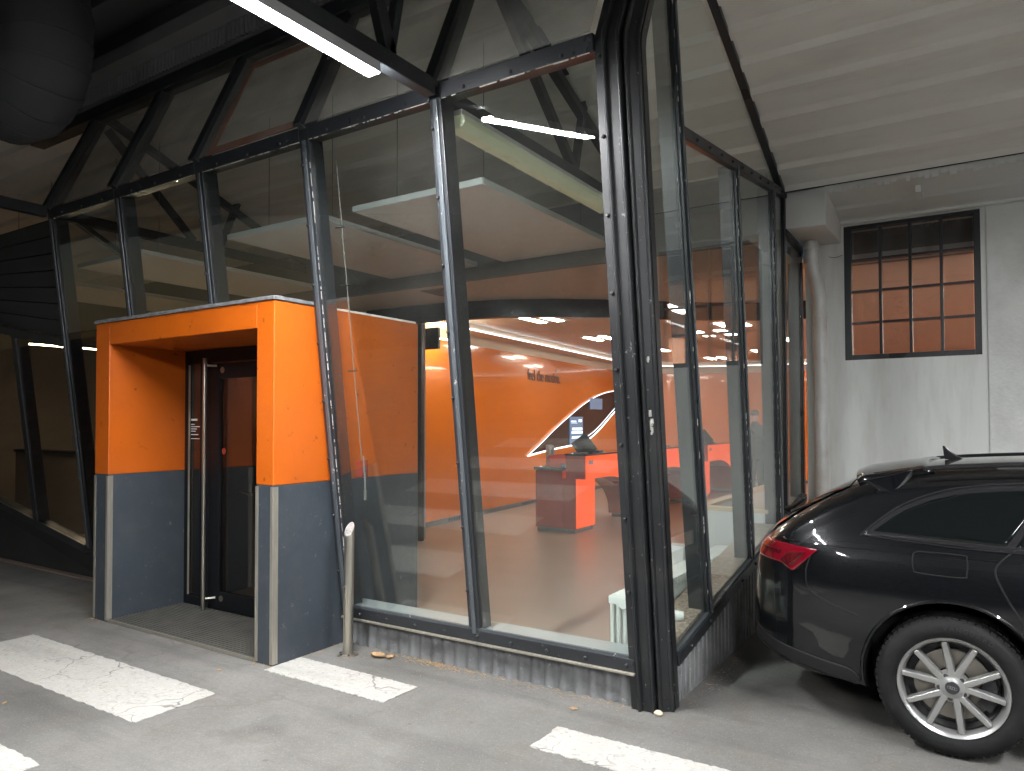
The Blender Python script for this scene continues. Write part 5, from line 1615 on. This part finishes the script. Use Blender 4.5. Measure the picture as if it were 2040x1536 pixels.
for k in range(380):
    if k < 240:
        x, y = rnd.uniform(-3.7, -1.5), 3.80 - abs(rnd.gauss(0, .09))
    elif k < 330:
        x, y = -1.42 + abs(rnd.gauss(0, .06)), rnd.uniform(4.0, 5.2)
    else:
        x, y = rnd.uniform(-6.5, .5), rnd.uniform(1.7, 3.6)
    s = rnd.uniform(.0015, .004)
    if rnd.random() < .03: s *= 2.2
    mb.lathe([(0, -.3 * s), (s, .2 * s), (.7 * s, s), (0, 1.2 * s)], 5, 'Z', (x, y, .003))
mb.build('grit', 'grit_grey', kind='stuff', label='loose grit and small stones on the asphalt', cat='grit')
stone = MB().lathe([(0, 0), (.022, .004), (.026, .014), (.016, .024), (0, .026)], 9, 'Z').build('pebble', 'pebble', None, smooth=True, label='pale pebble at the foot of the corner post', cat='pebble')
stone.location = (-1.505, 3.80, 0)

# ------------------------------------------------------------------ across the drive (seen mirrored in the glass): bare tree, and hedge heightened to hide the sky
def bare_tree(x, y, h, seed, label):
    rnd = random.Random(seed)
    t = thing('bare_tree', label, 'tree', (x, y, 0))
    trunk, crown = MB(), MB()
    def grow(p, d, L, r, lev):
        pts = [p]; q = p.copy(); dd = d.copy(); rs = [r]
        for k in range(4):
            dd = (dd + Vector((rnd.uniform(-.16, .16), rnd.uniform(-.16, .16), rnd.uniform(-.03, .12)))).normalized()
            q = q + dd * L / 4; pts.append(q.copy()); rs.append(r * (1 - .13 * (k + 1)))
        (trunk if lev == 0 else crown).tube(pts, rs, 7 if lev < 2 else 4)
        if lev < 4:
            for k in range(3 if lev else 6):
                i = rnd.randint(2, 4)
                ax = Vector((rnd.uniform(-1, 1), rnd.uniform(-1, 1), rnd.uniform(.1, .8))).normalized()
                grow(pts[i].copy(), (dd * .8 + ax * .75).normalized(), L * rnd.uniform(.5, .7), rs[i] * .6, lev + 1)
    grow(Vector((x, y, 0)), Vector((0, 0, 1)), h * .5, h * .022, 0)
    part(trunk, 'trunk', 'bark', t, smooth=True); part(crown, 'crown', 'bark', t, smooth=True)
bare_tree(-1.6, -13.0, 8.0, 4, 'bare tree across the drive, seen mirrored in the front glass')
hd = thing('hedge', 'dark hedge across the drive, made tall to hide the sky mirrored in the front glass', 'hedge', (-4, -14, 0))
mb = MB(); rnd = random.Random(9)
for k in range(26000):
    x, y, z = rnd.uniform(-22, 14), -15.5 + rnd.gauss(0, .8), rnd.uniform(.05, 9.6)
    a, b = rnd.uniform(0, 6.28), rnd.uniform(-1, 1); s = rnd.uniform(.08, .22)
    u = Vector((math.cos(a), math.sin(a), b)).normalized() * s; v = u.cross(Vector((rnd.uniform(-1, 1), rnd.uniform(-1, 1), 1))).normalized() * s * .6
    c = Vector((x, y, z))
    mb.add([c - u, c + v, c + u, c - v], [(0, 1, 2, 3)])
o = part(mb, 'leaves', 'foliage', hd, fix=False); o['kind'] = 'stuff'
core = MB(); rows = [[], [], []]  # solid backing added behind the leaves to block the sky
for k in range(73):
    x = -24 + k * .55
    h = 8.6 + .9 * math.sin(x * .9) + .5 * math.sin(x * 2.3)
    for r, (yy, zz) in enumerate(((-15.9, 0), (-15.9, h), (-17.0, h * .97))):
        rows[r].append((x, yy + .25 * math.sin(x * 3.1 + r), zz))
core.grid(rows)
part(core, 'sky_backing', 'foliage', hd)
